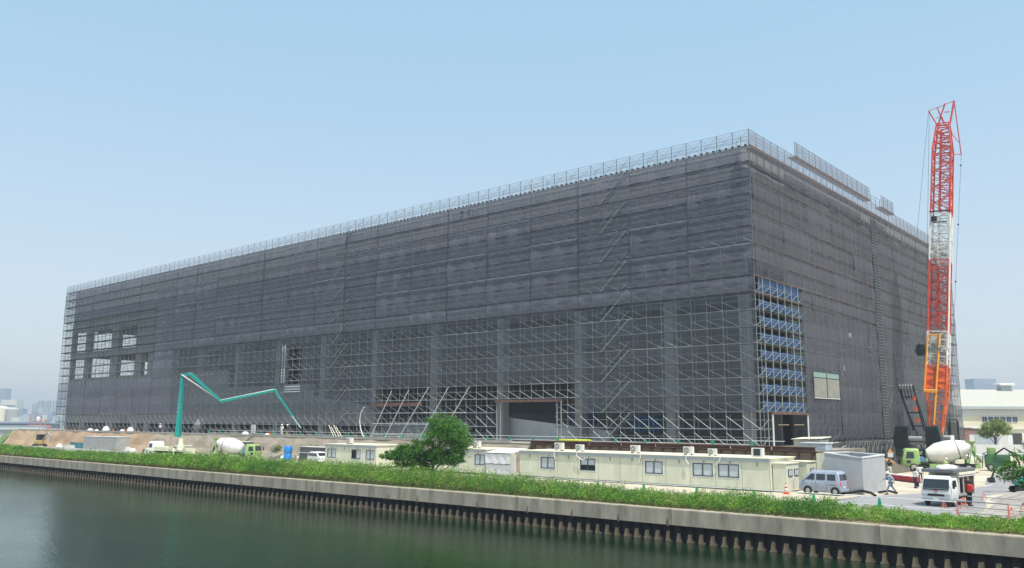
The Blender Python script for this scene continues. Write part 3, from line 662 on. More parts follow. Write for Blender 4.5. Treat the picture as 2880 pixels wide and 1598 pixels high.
for i, (x, dx) in enumerate(((-15.0, .1), (-12.3, .35), (-5.2, -.1), (-.6, .2), (2.6, -.35))):
    pts = [(x, -13.2, 2.75), (x + .05, -13.95, 2.7), (x, -13.98, 2.35), (x + dx, -13.98, 2.1)] + ([(x + dx * 2.2, -13.98, 1.95), (x + dx * 3, -13.98, 2.15)] if i == 1 else [(x + dx * 1.3, -13.98, 1.95)])
    tagp(MB().path(pts, .045, 6).build('refrigerant_hose', mat('hose_wrap', (.74, .72, .66), .7, var=.1), smooth=True), ['white hose hanging from the tall air conditioner by the yellow sheet', 'white hose looping up beside the window with the dark lower half', 'white hose hanging over the office front between the single units', 'white hose left of the window pair on the long office', 'white hose running between the two paired windows'][i], 'hose')
tagp(MB().box(-1.6, 1.6, -.9, .9, 0, .10).box(-1.5, 1.5, -.8, .8, .10, .16).build('yellow_sheet', LEMON, loc=(-18.4, -5.9, 3.5), bevel=.03), 'flat yellow sheet stack lying on the rusty beam left of the tall air conditioner', 'sheet stack')
# white sheeted shelter between the offices
t = thing('sheeted_shelter', 'white plastic sheeted shelter with blue hems between the two office rows', 'shelter', (-24.0, -13.9, 0))
for i, (a, b_) in enumerate(((.0, 3.4),)):
    rows = [[(a + (b_ - a) * k / 12, -.03 * math.sin(k * 2.1 + j), z) for k in range(13)] for j, z in enumerate((.1, .7, 1.2))]
    MB().loft(rows, closed=False, cap=False).build('lower_sheet', WCLOTH, t, smooth=True)
    rows = [[(a + (b_ - a) * k / 12, -.08 - .05 * math.sin(k * 1.7 + j), z) for k in range(13)] for j, z in enumerate((1.22, 1.7, 2.25))]
    MB().loft(rows, closed=False, cap=False).build('upper_sheet', WCLOTH, t, smooth=True)
MB().box(0, 3.4, -.14, -.09, 2.25, 2.32).build('hem', BLUE, t); MB().box(0, 3.4, -.10, -.05, 1.17, 1.23).build('hem', BLUE, t)
MB().add([(-.05, -.16, 2.33), (3.6, -.16, 2.33), (3.6, 2.6, 2.75), (-.05, 2.6, 2.75)], [(0, 1, 2, 3)]).build('roof_sheet', WHITE, t)
for x in (0, 3.45): MB().bar((x, 0, 0), (x, 0, 2.3), .04, 6).build('post', GALV, t)
MB().box(3.5, 3.95, -.1, .2, .1, 2.2).build('meter_box', mat('ac_casing', (.66, .65, .6), .5), t)

# ------------------------------------------------------------------ trees and weeds
def tree(name, label, loc, h, lobes, nleaf, m, leaf=.2, trunk=(.16, .07), limbs=()):
    t = thing(name, label, 'tree', loc)
    b = MB(); pts = [(0, 0, 0), (.06, .03, h * .22), (-.05, 0, h * .45)]
    b.bar(pts[0], pts[1], trunk[0], 8, trunk[0] * .8, cap=False); b.bar(pts[1], pts[2], trunk[0] * .8, 8, trunk[1], cap=False); b.build('trunk', BARK, t, smooth=True)
    for (cx, cy, cz, rx, ry, rz_) in lobes:
        b = MB(); s0 = Vector((.03, .02, h * random.uniform(.12, .34))); e = Vector((cx, cy, cz)); mid = s0.lerp(e, .5) + Vector((random.uniform(-.2, .2), random.uniform(-.2, .2), -.1))
        b.bar(s0, mid, .07, 6, .05, cap=False); b.bar(mid, e, .05, 6, .02, cap=False)
        for _ in range(4):
            q = e + Vector((random.uniform(-rx, rx), random.uniform(-ry, ry), random.uniform(-rz_, rz_))) * .7; b.bar(mid.lerp(e, random.uniform(.2, .9)), q, .025, 4, .008, cap=False)
        b.build('limb', BARK, t)
    P = []; tot = sum(l[3] * l[4] + l[5] for l in lobes)
    for (cx, cy, cz, rx, ry, rz_) in lobes:
        k = int(nleaf * (rx * ry + rz_) / tot); ncl = 34
        d = rng.normal(size=(ncl, 3)); d /= np.linalg.norm(d, axis=1)[:, None]; cc = d * rng.uniform(.35, 1.0, (ncl, 1)) ** .6
        cl = np.array([cx, cy, cz]) + cc * np.array([rx, ry, rz_])
        idx = rng.integers(0, ncl, k); s_ = rng.uniform(.12, .30, ncl)[idx] * min(rx, rz_, 1.5)
        P.append(cl[idx] + rng.normal(size=(k, 3)) * s_[:, None] * np.array([1, 1, .7]))
    P = np.concatenate(P); obj('crown', leafmesh('crown', P, rng.uniform(.6, 1.3, len(P)) * leaf), m, t)
    return t
tree('broadleaf_tree', 'leafy green tree growing from the weeds in front of the offices', (-18.3, -27.2, 0), 6.3,
     [(1.2, 0, 4.3, 1.6, 1.6, 1.25), (2.2, .2, 4.8, 1.3, 1.3, 1.1), (.9, .2, 5.2, 1.2, 1.2, 1.0), (3.3, .1, 3.9, 1.1, 1.2, 1.1), (2.6, -.1, 3.0, 1.4, 1.3, .9), (-1.2, -.2, 3.1, 1.5, 1.3, .8), (-3.0, 0, 2.8, 1.6, 1.3, .75), (-4.4, .1, 2.5, 1.5, 1.1, .55), (-5.6, .1, 2.35, 1.2, .9, .4), (-2.0, 0, 2.1, 1.6, 1.2, .6), (.4, .1, 2.6, 1.2, 1.0, .7), (1.6, -.3, 2.3, 1.3, 1.0, .6), (-1.4, -.3, 1.6, 1.4, 1.0, .5), (-3.4, -.2, 1.9, 1.4, 1.0, .5), (2.9, -.2, 2.2, 1.0, .9, .5)], 42000, TREEL, .15)
tree('broadleaf_tree', 'green leafy branches at the right edge above the gravel heap', (30.5, -25.5, 0), 6,
     [(-4.2, 0, 2.8, 1.0, 1.0, .45), (-3.2, -.2, 3.4, 1.3, 1.2, .6), (-1.8, 0, 3.9, 1.6, 1.5, .9), (-3.0, .3, 2.2, 1.0, 1.0, .4), (0, 0, 4.6, 2.2, 2, 1.2), (-1.5, -.5, 2.6, 1.3, 1.2, .7), (1.5, 0, 3.4, 2, 2, 1.2), (-1.2, -2.2, 4.2, 1.8, 1.4, .9)], 22000, TREEL, .13)
tree('round_tree', 'yellow green tree in front of the factory windows', (-2.2, 113, .3), 7.4,
     [(-.8, 0, 5.0, 2.0, 1.8, 1.6), (.9, 0, 5.6, 1.8, 1.7, 1.4), (2.4, 0, 4.4, 1.7, 1.5, 1.4), (-2.2, 0, 4.0, 1.7, 1.5, 1.2), (.2, 0, 3.8, 1.7, 1.4, 1.1), (-1.6, 0, 3.2, 1.2, 1.2, .7)], 9000, TREEL2, .3, trunk=(.3, .18)).scale = (.8, .8, .88)
# weeds along the quay edge: leaves and blades, one mass
def weeds():
    N = 330000; x = 44 - 225 * rng.random(N) ** 1.35
    und = lambda a, f, p: np.sin(a * f + p)
    hx = [-180, -117.5, -103, -90.4, -79.3, -69.4, -54.6, -42.2, -33.6, -26, -20.2, -13.7, -9.9, -6.4, -3.1, 0, 2.9, 6.5, 9.1, 10.4, 11.2, 12.5, 13.3, 14.5, 15.6, 17.4, 18.4, 20.2, 22.9, 25.6, 27.2, 45]
    hz_ = [1.3, 1.35, 1.13, .94, 1.09, 1.14, 1.57, 1.48, 1.5, 1.6, 1.47, 1.46, 1.36, 1.32, 1.15, 1.06, .91, .8, .92, 1.0, 1.15, 1.12, .85, .92, 1.02, .95, .85, .62, .46, .46, .62, .7]
    top = np.interp(x, hx, hz_) * .93 * (1 + .13 * und(x, 2.3, 0) * und(x, .7, 2) + .13 * und(x, 5.1, 2) + .2 * und(x, 9.7, 1) * und(x, 1.9, 0) + .10 * und(x, 17.3, 0))
    wid = np.where(x > 19, 3.6, 2.4)
    dep = rng.random(N); y = -30.42 + wid * dep
    prof = np.clip(.45 + 1.6 * dep, 0, 1)
    u = rng.random(N); z = top * prof * (1 - .75 * u ** 1.6) * rng.uniform(.75, 1.12, N)
    cl = np.sin(x * 7.3) * np.sin(y * 8.1 + x * 2.2); z += .08 * cl
    P = np.stack([x, y, np.maximum(z, .02)], 1)
    size = rng.uniform(.07, .16, N) * np.clip(1 + (-x - 10) / 90, 1, 2.2)
    pm = (np.sin(P[:, 0] * .8 + 2 * np.sin(P[:, 0] * .23)) + np.sin(P[:, 0] * 2.9 + P[:, 1] * 1.7) + rng.normal(size=N) * .55)
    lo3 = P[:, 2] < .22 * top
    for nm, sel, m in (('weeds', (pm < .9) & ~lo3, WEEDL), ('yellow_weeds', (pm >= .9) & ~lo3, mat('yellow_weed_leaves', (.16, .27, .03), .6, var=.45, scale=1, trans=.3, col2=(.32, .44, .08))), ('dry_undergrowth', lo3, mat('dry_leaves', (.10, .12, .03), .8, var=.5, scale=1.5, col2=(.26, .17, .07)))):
        obj(nm, leafmesh(nm, P[sel], size[sel], up=.7, aspect=.42), m, kind='stuff')
    M_ = 26000; x = 44 - 225 * rng.random(M_) ** 1.3; dep = rng.random(M_); y = -30.35 + 2.3 * dep
    sel = (x < 18); x, y, dep = x[sel], y[sel], dep[sel]
    h = rng.uniform(.6, 1.32, len(x)) * np.clip(.5 + 1.2 * dep, 0, 1) * np.interp(x, [-180, -54, -12, 0, 4, 12, 18], [1.2, 1.5, 1.45, 1.05, .9, 1.1, .8]); lean = rng.normal(size=(len(x), 2)) * .16
    b0 = np.stack([x, y, np.zeros_like(x)], 1); tp = np.stack([x + lean[:, 0], y + lean[:, 1], h], 1); sd = np.stack([np.full_like(x, .022), np.zeros_like(x), np.zeros_like(x)], 1)
    V = np.stack([b0 - sd, b0 + sd, tp], 1).reshape(-1, 3)
    obj('tall_grass', npmesh('tall_grass', V, np.arange(len(x) * 3).reshape(-1, 3)), mat('grass_blades', (.12, .26, .05), .6, var=.4, scale=1, trans=.3, col2=(.30, .36, .14)), kind='stuff')
weeds()
for i, (x, y, z, s) in enumerate(((-70.8, -7.4, 1.2, .8), (-65, -7.2, 1.0, .5), (-53.5, -7.3, 1.1, .9), (-62.2, -7.4, 1.3, 1.0))):
    P = rng.normal(size=(420, 3)) * np.array([.7, .2, .4]) * s
    tagp(obj('shrub', leafmesh('shrub', P, rng.uniform(.15, .3, 420)), TREEL, None, (x, y, z)), ['scruffy green shrub on the slope left of the blue drums', 'little green shrub on the slope above the blue drums', 'green shrub on the slope beside the short office', 'wide dark green shrub on the slope above the blue drums'][i], 'shrub')
P = rng.normal(size=(500, 3)) * np.array([.9, .15, .25]); tagp(obj('shrub', leafmesh('shrub', P, rng.uniform(.1, .2, 500)), TREEL, None, (8.3, -4.2, 1.5)), 'small green shrub on the lagging wall left of the concrete tank', 'shrub')

# ------------------------------------------------------------------ vehicles
def hull(levels, rnd=.12, n=3):
    """stack of rounded rectangles: (z, x0, x1, half width)"""
    b = MB(); rings = []
    for z, x0, x1, hw in levels:
        ring = []
        for cx, cy, a0 in ((x1 - rnd, hw - rnd, 0), (x0 + rnd, hw - rnd, 90), (x0 + rnd, -hw + rnd, 180), (x1 - rnd, -hw + rnd, 270)):
            for k in range(n + 1):
                a = R(a0 + 90 * k / n); ring.append((cx + rnd * math.cos(a), cy + rnd * math.sin(a), z))
        rings.append(ring)
    return b.loft(rings)
WH = {}
def wheel(t, x, y, r=.3, w=.18, side=-1):
    k = (r, w, side)
    if k not in WH:
        WH[k] = (MB().lathe([(-w / 2, r * .82), (-w / 2 + .02, r * .97), (0, r), (w / 2 - .02, r * .97), (w / 2, r * .82)], (0, 0, 0), (0, 1, 0), 20).mesh('tyre'),
                 MB().lathe([(0, r * .6), (.02, r * .58), (.035, r * .2), (.05, r * .18)], (0, side * w / 2, 0), (0, side, 0), 14).mesh('rim'))
    o = obj('wheel', WH[k][0], TYRE, t, (x, y, r), 0, True); obj('rim', WH[k][1], HUB, o, (0, 0, 0), 0, True); return o
def pane(t, nm, m, pts, out, th=.012):
    """thin slab from 4 corners, pushed out along out"""
    o = Vector(out).normalized(); p = [Vector(q) + o * .004 for q in pts]; q2 = [v + o * th for v in p]
    return MB().add(p + q2, [(0, 1, 2, 3), (4, 7, 6, 5), (0, 4, 5, 1), (1, 5, 6, 2), (2, 6, 7, 3), (3, 7, 4, 0)]).build(nm, m, t)
# silver kei van, nose to the left
t = thing('parked_van', 'silver blue small van parked in front of the grey concrete tank', 'van', (9.05, -12.55, 0), R(-4))
hull([(.26, .06, 3.34, .66), (.42, 0, 3.4, .73), (.80, .03, 3.4, .74), (1.02, .16, 3.39, .735), (1.10, .30, 3.38, .72), (1.66, .92, 3.27, .64), (1.80, 1.06, 3.18, .58), (1.84, 1.2, 3.05, .48)], .10).build('body', SILVER, t, smooth=True)
def vy(z): return .72 - (z - 1.10) / .56 * .08
for nm, a, b_, c, d in (('front_side_window', .58, 1.08, 1.36, 1.36), ('sliding_door_window', 1.50, 1.50, 2.22, 2.22), ('rear_side_window', 2.38, 2.38, 3.05, 3.02)):
    for s_ in (-1, 1):
        za, zb2 = 1.14, 1.60; pane(t, nm, DGLASS, [(a, s_ * vy(za), za), (c, s_ * vy(za), za), (d, s_ * vy(zb2), zb2), (b_, s_ * vy(zb2), zb2)][::s_], (0, s_, .14))
pane(t, 'windscreen', DGLASS, [(.34, -.6, 1.14), (.34, .6, 1.14), (.86, .55, 1.60), (.86, -.55, 1.60)], (-.66, 0, .75))
pane(t, 'rear_window', DGLASS, [(3.37, .6, 1.15), (3.37, -.6, 1.15), (3.29, -.55, 1.60), (3.29, .55, 1.60)], (1, 0, .15))
for x, y in ((.78, -.68), (2.98, -.68), (.78, .68), (2.98, .68)): wheel(t, x, y, .29, .16, -1 if y < 0 else 1)
for x in (.78, 2.98): MB().lathe([(0, .36), (.012, .36)], (x, -.738, .30), (0, -1, 0), 20).build('wheel_arch', BLK, t)
for x in (1.25, 1.52): MB().box(x, x + .14, -.765, -.74, .93, .97).build('door_handle', WHITE, t)
for x in (1.44, 2.30): MB().box(x, x + .012, -.746, -.72, .35, 1.05).build('door_gap', BLK, t)
MB().box(2.3, 3.1, -.75, -.73, .78, .81).build('slide_rail', DARKST, t); MB().box(.42, .56, -.86, -.74, 1.08, 1.24).build('mirror', SILVER, t)
for s_ in (-1, 1): 
    MB().box(-.01, .06, s_ * .62 - .1, s_ * .62 + .1, .62, .78).build('headlight', WHITE, t); MB().box(3.37, 3.41, s_ * .62 - .07, s_ * .62 + .07, .75, 1.05).build('tail_light', REDC, t)
MB().box(3.38, 3.46, -.68, .68, .3, .5).build('rear_bumper', SILVER, t, bevel=.02); MB().box(3.405, 3.42, -.16, .16, .55, .7).build('number_plate', WHITE, t)

# white catering truck, nose towards the river
t = thing('kitchen_truck', 'white truck with open sided cargo box, loaded roof and a red emblem on its nose', 'truck', (20.2, -17.35, 0), R(86)); t.scale = (1, 1.06, 1.04)
hull([(.42, .02, 1.55, .85), (.62, -.04, 1.55, .90), (.95, -.04, 1.55, .92), (1.12, 0, 1.55, .92), (1.75, .24, 1.55, .86), (1.90, .34, 1.52, .80), (1.96, .45, 1.45, .7)], .10).build('cab', WHITE, t, smooth=True)
pane(t, 'windscreen', DGLASS, [(.02, -.80, 1.16), (.02, .80, 1.16), (.225, .76, 1.74), (.225, -.76, 1.74)], (-.95, 0, .3))
MB().box(-.06, -.03, -.78, .78, 1.06, 1.14).build('wiper_cowl', DARKST, t)
for s_ in (-1, 1):
    pane(t, 'door_window', DGLASS, [(.3, s_ * .90, 1.15), (1.2, s_ * .90, 1.15), (1.2, s_ * .855, 1.68), (.48, s_ * .855, 1.68)][::s_], (0, s_, .1))
    MB().box(-.065, -.03, s_ * .68 - .16, s_ * .68 + .16, .66, .84).build('headlight', mat('lamp_glass', (.5, .52, .55), .1, var=0), t)
    MB().path([(.1, s_ * .9, 1.5), (0, s_ * 1.08, 1.5), (0, s_ * 1.08, 1.2)], .025).build('mirror_arm', DARKST, t); MB().box(-.04, .02, s_ * 1.08 - .07, s_ * 1.08 + .07, 1.2, 1.5).build('mirror', DARKST, t)
MB().box(-.07, -.035, -.5, .5, .68, .82).build('grille', DARKST, t); MB().box(-.12, .02, -.86, .86, .38, .60).build('bumper', mat('grey_bumper', (.4, .42, .45), .5, var=.05), t, bevel=.02)
MB().box(-.135, -.121, -.17, .17, .43, .56).build('number_plate', WHITE, t)
em_ = MB().box(-.058, -.043, -.10, .10, .92, 1.06).build('emblem', mat('magenta_emblem', (.6, .02, .1), .5, var=0), t); MB().box(-.064, -.059, -.07, .07, .965, 1.0).build('emblem_bar', WHITE, em_)
MB().box(.2, 4.9, -.45, .45, .35, .6).build('chassis', DARKST, t)
for x in (.75, 3.9):
    for s_ in (-1, 1): wheel(t, x, s_ * .78, .32, .2, s_)
MB().box(1.65, 5.0, -.88, .88, .62, .72).build('load_bed', GALV, t); MB().box(1.65, 1.72, -.9, .9, .72, 2.1).build('front_board', CREAM, t); MB().box(1.73, 5.0, .84, .9, .72, 2.1).build('far_side_wall', CREAM, t); MB().box(4.94, 5.0, -.84, .84, .72, 2.1).build('rear_board', LAG, t)
for x in (1.68, 2.6, 3.6, 4.9): MB().box(x, x + .06, -.92, -.86, .72, 2.1).build('side_post', WHITE, t)
for k in range(3): MB().box(2.75 + k * .65, 3.2 + k * .65, -.2, .5, .72, 1.3 + .15 * k).build('kitchen_unit', [mat('ac_casing', (.66, .65, .6), .5), LAG, DARKST][k], t)
MB().box(1.6, 5.05, -1.02, -.86, 1.98, 2.14).build('awning_rail', CREAMR, t, bevel=.02); MB().box(1.6, 5.05, -.98, -.90, 1.86, 1.96).build('awning_rail', WHITE, t)
MB().box(.5, 5.1, -.98, .98, 2.16, 2.36).build('roof_canopy', mat('grey_canopy', (.14, .15, .15), .7, var=.15), t, bevel=.02); MB().box(1.0, 5.05, -.93, .93, 2.14, 2.16).build('roof_panel', WHITE, t)
t2 = MB()
for x, y, r_ in ((1.9, .1, .55), (2.7, -.2, .5), (3.3, .2, .45)):
    t2 = MB().loft([[(x + r_ * s1 * math.cos(a), y + r_ * .8 * s1 * math.sin(a), z) for a in np.linspace(0, 2 * math.pi, 11)[:-1]] for z, s1 in ((2.37, 1), (2.47, .95), (2.56, .7), (2.60, .3))])
    tagp(t2.build('white_sack', WHITE, None, (0, 0, 0), 0, True), ['front white sack on the roof of the kitchen truck', 'middle white sack on the roof of the kitchen truck', 'rear white sack on the roof of the kitchen truck'][int(x > 2.5) + int(x > 3)], 'sack')
    o = bpy.data.objects[-1] if False else None
for o in [o for o in C.objects if o.name.startswith('white_sack')]: o.matrix_world = Matrix.Translation((20.2, -17.35, .09)) @ Matrix.Rotation(R(86), 4, 'Z')

def mixer(label, loc, rz, m, drum_m=CRWHITE, sc_=1.0):
    t = thing('concrete_mixer_truck', label, 'concrete mixer', loc, rz, 'concrete mixer trucks on the site'); t.scale = (sc_,) * 3
    hull([(.45, .1, 1.9, 1.1), (.7, 0, 1.95, 1.18), (1.35, .02, 1.95, 1.2), (1.5, .08, 1.95, 1.2), (2.35, .3, 1.92, 1.1), (2.55, .42, 1.85, 1.02), (2.62, .6, 1.75, .9)], .14).build('cab', m, t, smooth=True)
    pane(t, 'windscreen', DGLASS, [(.10, -1.05, 1.55), (.10, 1.05, 1.55), (.285, .98, 2.3), (.285, -.98, 2.3)], (-.97, 0, .25))
    for s_ in (-1, 1):
        pane(t, 'door_window', DGLASS, [(.45, s_ * 1.19, 1.5), (1.35, s_ * 1.19, 1.5), (1.3, s_ * 1.11, 2.25), (.6, s_ * 1.11, 2.25)][::s_], (0, s_, .1))
        MB().box(.5, .95, s_ * 1.2 - .01, s_ * 1.2 + .01, .95, 1.3).build('lower_door_window', DGLASS, t)
        MB().box(.0, .06, s_ * .9 - .16, s_ * .9 + .16, .62, .8).build('headlight', WHITE, t)
        MB().path([(.15, s_ * 1.15, 2.2), (-.1, s_ * 1.35, 2.1), (-.1, s_ * 1.35, 1.6)], .03).build('mirror_arm', DARKST, t); MB().box(-.16, -.06, s_ * 1.35 - .1, s_ * 1.35 + .1, 1.6, 2.05).build('mirror', DARKST, t)
    MB().box(-.08, .1, -1.18, 1.18, .35, .62).build('bumper', m, t, bevel=.03); MB().box(.3, 8.0, -.42, .42, .6, .95).build('chassis', DARKST, t)
    for x in (1.25, 5.7, 6.9):
        for s_ in (-1, 1): 
            wheel(t, x, s_ * 1.02, .5, .34, s_)
    for s_ in (-1, 1):
        MB().loft([[(6.3 + 1.3 * math.cos(a), s_ * 1.02 + dy, .55 + .62 * math.sin(a)) for a in np.linspace(0, math.pi, 9)] for dy in (-.22, .22)], closed=False, cap=False).build('mudguard', m, t)
        MB().box(2.9, 4.7, s_ * 1.1 - .08, s_ * 1.1 + .02, .5, .95).build('side_guard', m, t)
    MB().bar((2.2, -.9, 1.35), (2.2, .9, 1.35), .36, 14).build('water_tank', mat('blue_tank', (.12, .22, .42), .45, var=.1), t, smooth=True)
    MB().box(2.0, 2.9, -1.0, 1.0, .85, 1.1).build('tank_bracket', DARKST, t)
    c0 = Vector((2.75, 0, 1.75)); ax = (Vector((7.4, 0, 2.95)) - c0).normalized()
    d = MB().lathe([(0, .45), (.12, .75), (1.15, 1.2), (2.3, 1.24), (3.3, 1.1), (4.4, .72), (4.75, .5)], c0, ax, 28).build('drum', drum_m, t, smooth=True)
    MB().lathe([(3.28, 1.13), (3.36, 1.13)], c0, ax, 28).build('drum_ring', RUST, d)
    for k in range(3): pass
    for x, z in ((2.7, 2.0), (6.9, 1.9)):
        MB().box(x - .12, x + .12, -.85, .85, .95, z - .45).build('drum_pedestal', m, t)
    b = MB()
    for s_ in (-1, 1): b.bar((7.0, s_ * .9, .95), (7.5, s_ * .6, 3.1), .07, 5); b.bar((7.9, s_ * .9, .95), (7.6, s_ * .6, 3.1), .07, 5)
    b.bar((7.5, -.6, 3.1), (7.5, .6, 3.1), .07, 5); b.build('rear_frame', m, t)
    MB().loft([[(7.35 + dx, dy, z) for dx, dy in ((-w_, -w_), (w_, -w_), (w_, w_), (-w_, w_))] for z, w_ in ((2.7, .22), (3.1, .3), (3.5, .55))]).build('hopper', m, t)
    MB().prism([(7.4, 2.3), (8.3, 1.1), (8.45, 1.2), (7.6, 2.5)], -.28, .28).build('chute', GREEND, t)
    MB().path([(8.0, .95, .6), (8.0, .95, 3.0)], .03).build('rear_ladder', GREEND, t); MB().box(7.6, 8.1, -1.1, 1.1, .5, .9).build('rear_beam', m, t)
    return t
mixer('green concrete mixer with white drum in front of the red crane', (5.3, 26.0, 0), R(21), GREENC)
mixer('green concrete mixer with white drum beside the teal boom pump truck', (-68.6, -11.9, 0), R(212), GREENC, WHITE, .85)

# concrete pump truck with teal boom
t = thing('concrete_pump_truck', 'cream concrete pump truck with tall folded teal boom over the slope', 'pump truck', (-91.6, -15.6, 0), R(3)); t.scale = (.82, .82, .82)
PC = mat('cream_vehicle_paint', (.68, .70, .52), .45, var=.08)
hull([(.6, .1, 2.0, 1.15), (1.4, .0, 2.0, 1.2), (1.6, .1, 2.0, 1.2), (2.6, .35, 1.95, 1.08), (2.8, .6, 1.8, .95)], .14).build('cab', WHITE, t, smooth=True)
pane(t, 'windscreen', DGLASS, [(.12, -1.05, 1.65), (.12, 1.05, 1.65), (.33, .98, 2.5), (.33, -.98, 2.5)], (-.97, 0, .25))
for s_ in (-1, 1): pane(t, 'door_window', DGLASS, [(.5, s_ * 1.19, 1.65), (1.7, s_ * 1.19, 1.65), (1.65, s_ * 1.11, 2.4), (.65, s_ * 1.11, 2.4)][::s_], (0, s_, .1))
MB().box(.3, 12.2, -.5, .5, .7, 1.05).build('chassis', DARKST, t); MB().box(2.3, 6.6, -1.2, 1.2, 1.1, 1.85).build('side_body', PC, t, bevel=.05); MB().box(6.9, 11.4, -1.15, 1.15, 1.1, 1.5).build('rear_body', PC, t, bevel=.05)
for x in (1.2, 3.3, 7.9, 9.3):
    for s_ in (-1, 1): wheel(t, x, s_ * 1.02, .5, .34, s_)
for a, b_, c in (((7.3, -1.1, 1.5), (10.2, -1.9, 1.7), .12), ((10.2, -1.9, 1.7), (11.2, -2.6, .1), .12), ((2.6, -1.2, 1.2), (1.7, -2.4, 1.5), .10), ((1.7, -2.4, 1.5), (1.6, -2.5, .05), .09), ((9.0, -1.0, 2.1), (12.2, -1.0, 1.75), .09), ((7.0, .2, 2.0), (12.4, .3, 2.2), .08)): MB().bar(a, b_, c, 6).build('outrigger', PC, t)
for x, y in ((11.2, -2.6), (1.6, -2.5)): MB().box(x - .3, x + .3, y - .3, y + .3, .0, .08).build('outrigger_pad', WHITE, t)
MB().lathe([(0, .7), (.5, .6), (1.1, .42), (1.9, .38)], (9.2, 0, 1.5), (0, 0, 1), 14).build('turret', PC, t, smooth=True)
MB().box(11.4, 12.6, -.9, .9, .8, 1.7).build('concrete_hopper', PC, t)
for k in range(3): MB().bar((6.6 + k * .5, -.6, 1.9), (6.2 + k * .5, -.6, 4.6 - k * .3), .05, 5).build('loose_pole', LAG, t)
M_inv = (Matrix.Translation((-91.6, -15.6, 0)) @ Matrix.Rotation(R(3), 4, 'Z') @ Matrix.Scale(.82, 4)).inverted()
J = [M_inv @ Vector(p) for p in ((-84.42, -15.55, 3.0), (-84.5, -15.4, 12.15), (-83.5, -14.7, 12.35), (-80.2, -11.3, 8.3), (-74.9, -5.6, 10.0), (-71.95, -2.6, 4.3))]
def boomseg(a, b_, r1, r2, nm='boom_section'):
    o = MB().bar(a, b_, r1 * 1.2, 4, r2 * 1.2).build(nm, TEAL, t)
    return o
s1 = boomseg(J[0], J[1], .50, .26); boomseg(J[1], J[2], .22, .22, 'boom_link'); boomseg(J[2], J[3] + Vector((0, 0, .06)), .34, .2); boomseg(J[3], J[4], .26, .2); boomseg(J[4], J[5], .22, .12)
off = Vector((-.1, -.15, .16))
for a, b_ in ((J[1] + Vector((.3, -.1, -.1)), J[3]), (J[3], J[4]), (J[4], J[5])): MB().bar(a + off, b_ + off, .10, 6).build('delivery_pipe', CRWHITE, t)
for p_ in J[1:5]: MB().bar(p_ + Vector((-.15, -.3, 0)), p_ + Vector((.15, .3, 0)), .24, 8).build('boom_joint', TEAL, t)
MB().bar(J[0] + Vector((.5, .2, 1.2)), J[0].lerp(J[1], .45) + Vector((.3, .1, 0)), .10, 6).build('boom_ram', TEAL, t); MB().bar(J[2], J[2].lerp(J[3], .35) + Vector((0, 0, -.55)), .09, 6).build('boom_ram', TEAL, t)
MB().path([J[5], J[5] + Vector((.15, .1, -.6)), J[5] + Vector((.6, .4, -1.1))], .09, 6).build('end_hose', BLK, t)
for k in range(5):   # five white characters up the lower boom, too small to read
    c = J[0].lerp(J[1], .40 + k * .062); q = .17; dn = Vector((.02, -.43 + .02 * k, 0))
    g = MB(); g.box(-q, q, 0, .01, -.03, .03); g.box(-.03, .03, 0, .01, -q, q); (g.box(-q, q, 0, .01, q - .05, q) if k % 2 else g.box(-q, -q + .05, 0, .01, -q, q)); (g.box(-q, q, 0, .01, -q, -q + .05) if k != 1 else g)
    o = g.build('boom_lettering', WHITE, t); o.location = c + dn
    
# ------------------------------------------------------------------ crawler crane
CL = Vector((5.55, 35.6, 0))
t = thing('crawler_crane', 'tall crawler crane with red and white lattice boom beside the hall', 'crane', CL)
for s_ in (-1, 1):
    b = MB(); x = s_ * 2.0; prof = [(-3.6, .5), (-3.3, .95), (3.3, .95), (3.6, .5), (3.3, .05), (-3.3, .05)]
    b.prism(prof, x - .4, x + .4, 'x'); tr_ = b.build('crawler_track', BLACKG, t)
    sh = MB().box(-.42, .42, -.1, .1, 0, .05).mesh('track_shoe')
    for k in range(28): obj('track_shoe', sh, DARKST, tr_, (x, -3.3 + k * .244, .955))
MB().box(-1.6, 1.6, -1.3, 1.3, .4, 1.3).build('carbody', BLACKG, t)
MB().box(-1.5, 1.5, -3.3, 3.0, 1.35, 2.3).build('upper_frame', BLACKG, t, bevel=.05)
for s_ in (-1, 1):
    MB().prism([(s_ * 1.0, 2.3), (s_ * 2.65, 2.3), (s_ * 2.75, 3.6), (s_ * 2.45, 5.15), (s_ * 1.0, 5.15)], -3.6, -2.2).build('counterweight', BLACKG, t, bevel=.06)
    for k in range(3): MB().box(min(s_ * 1.05, s_ * 2.6), max(s_ * 1.05, s_ * 2.6), -3.63, -3.605, 2.9 + k * .75, 2.96 + k * .75).build('counterweight_seam', DARKST, t)
    MB().box(min(s_ * 1.45, s_ * 2.5), max(s_ * 1.45, s_ * 2.5), -2.1, 1.6, 2.3, 3.8).build('machinery_house', BLACKG, t, bevel=.05)
MB().box(-2.6, 2.6, -3.7, -2.4, 1.5, 2.3).build('counterweight_tray', BLACKG, t, bevel=.05)
MB().box(-.9, .9, -3.3, -2.9, 2.9, 3.2).build('rear_walkway', GALV, t); MB().bar((-1, -3.1, 3.6), (1, -3.1, 3.6), .35, 12).build('winch_drum', GALV, t); MB().bar((-1, -1.9, 3.5), (1, -1.9, 3.5), .4, 12).build('winch_drum', RUST, t)
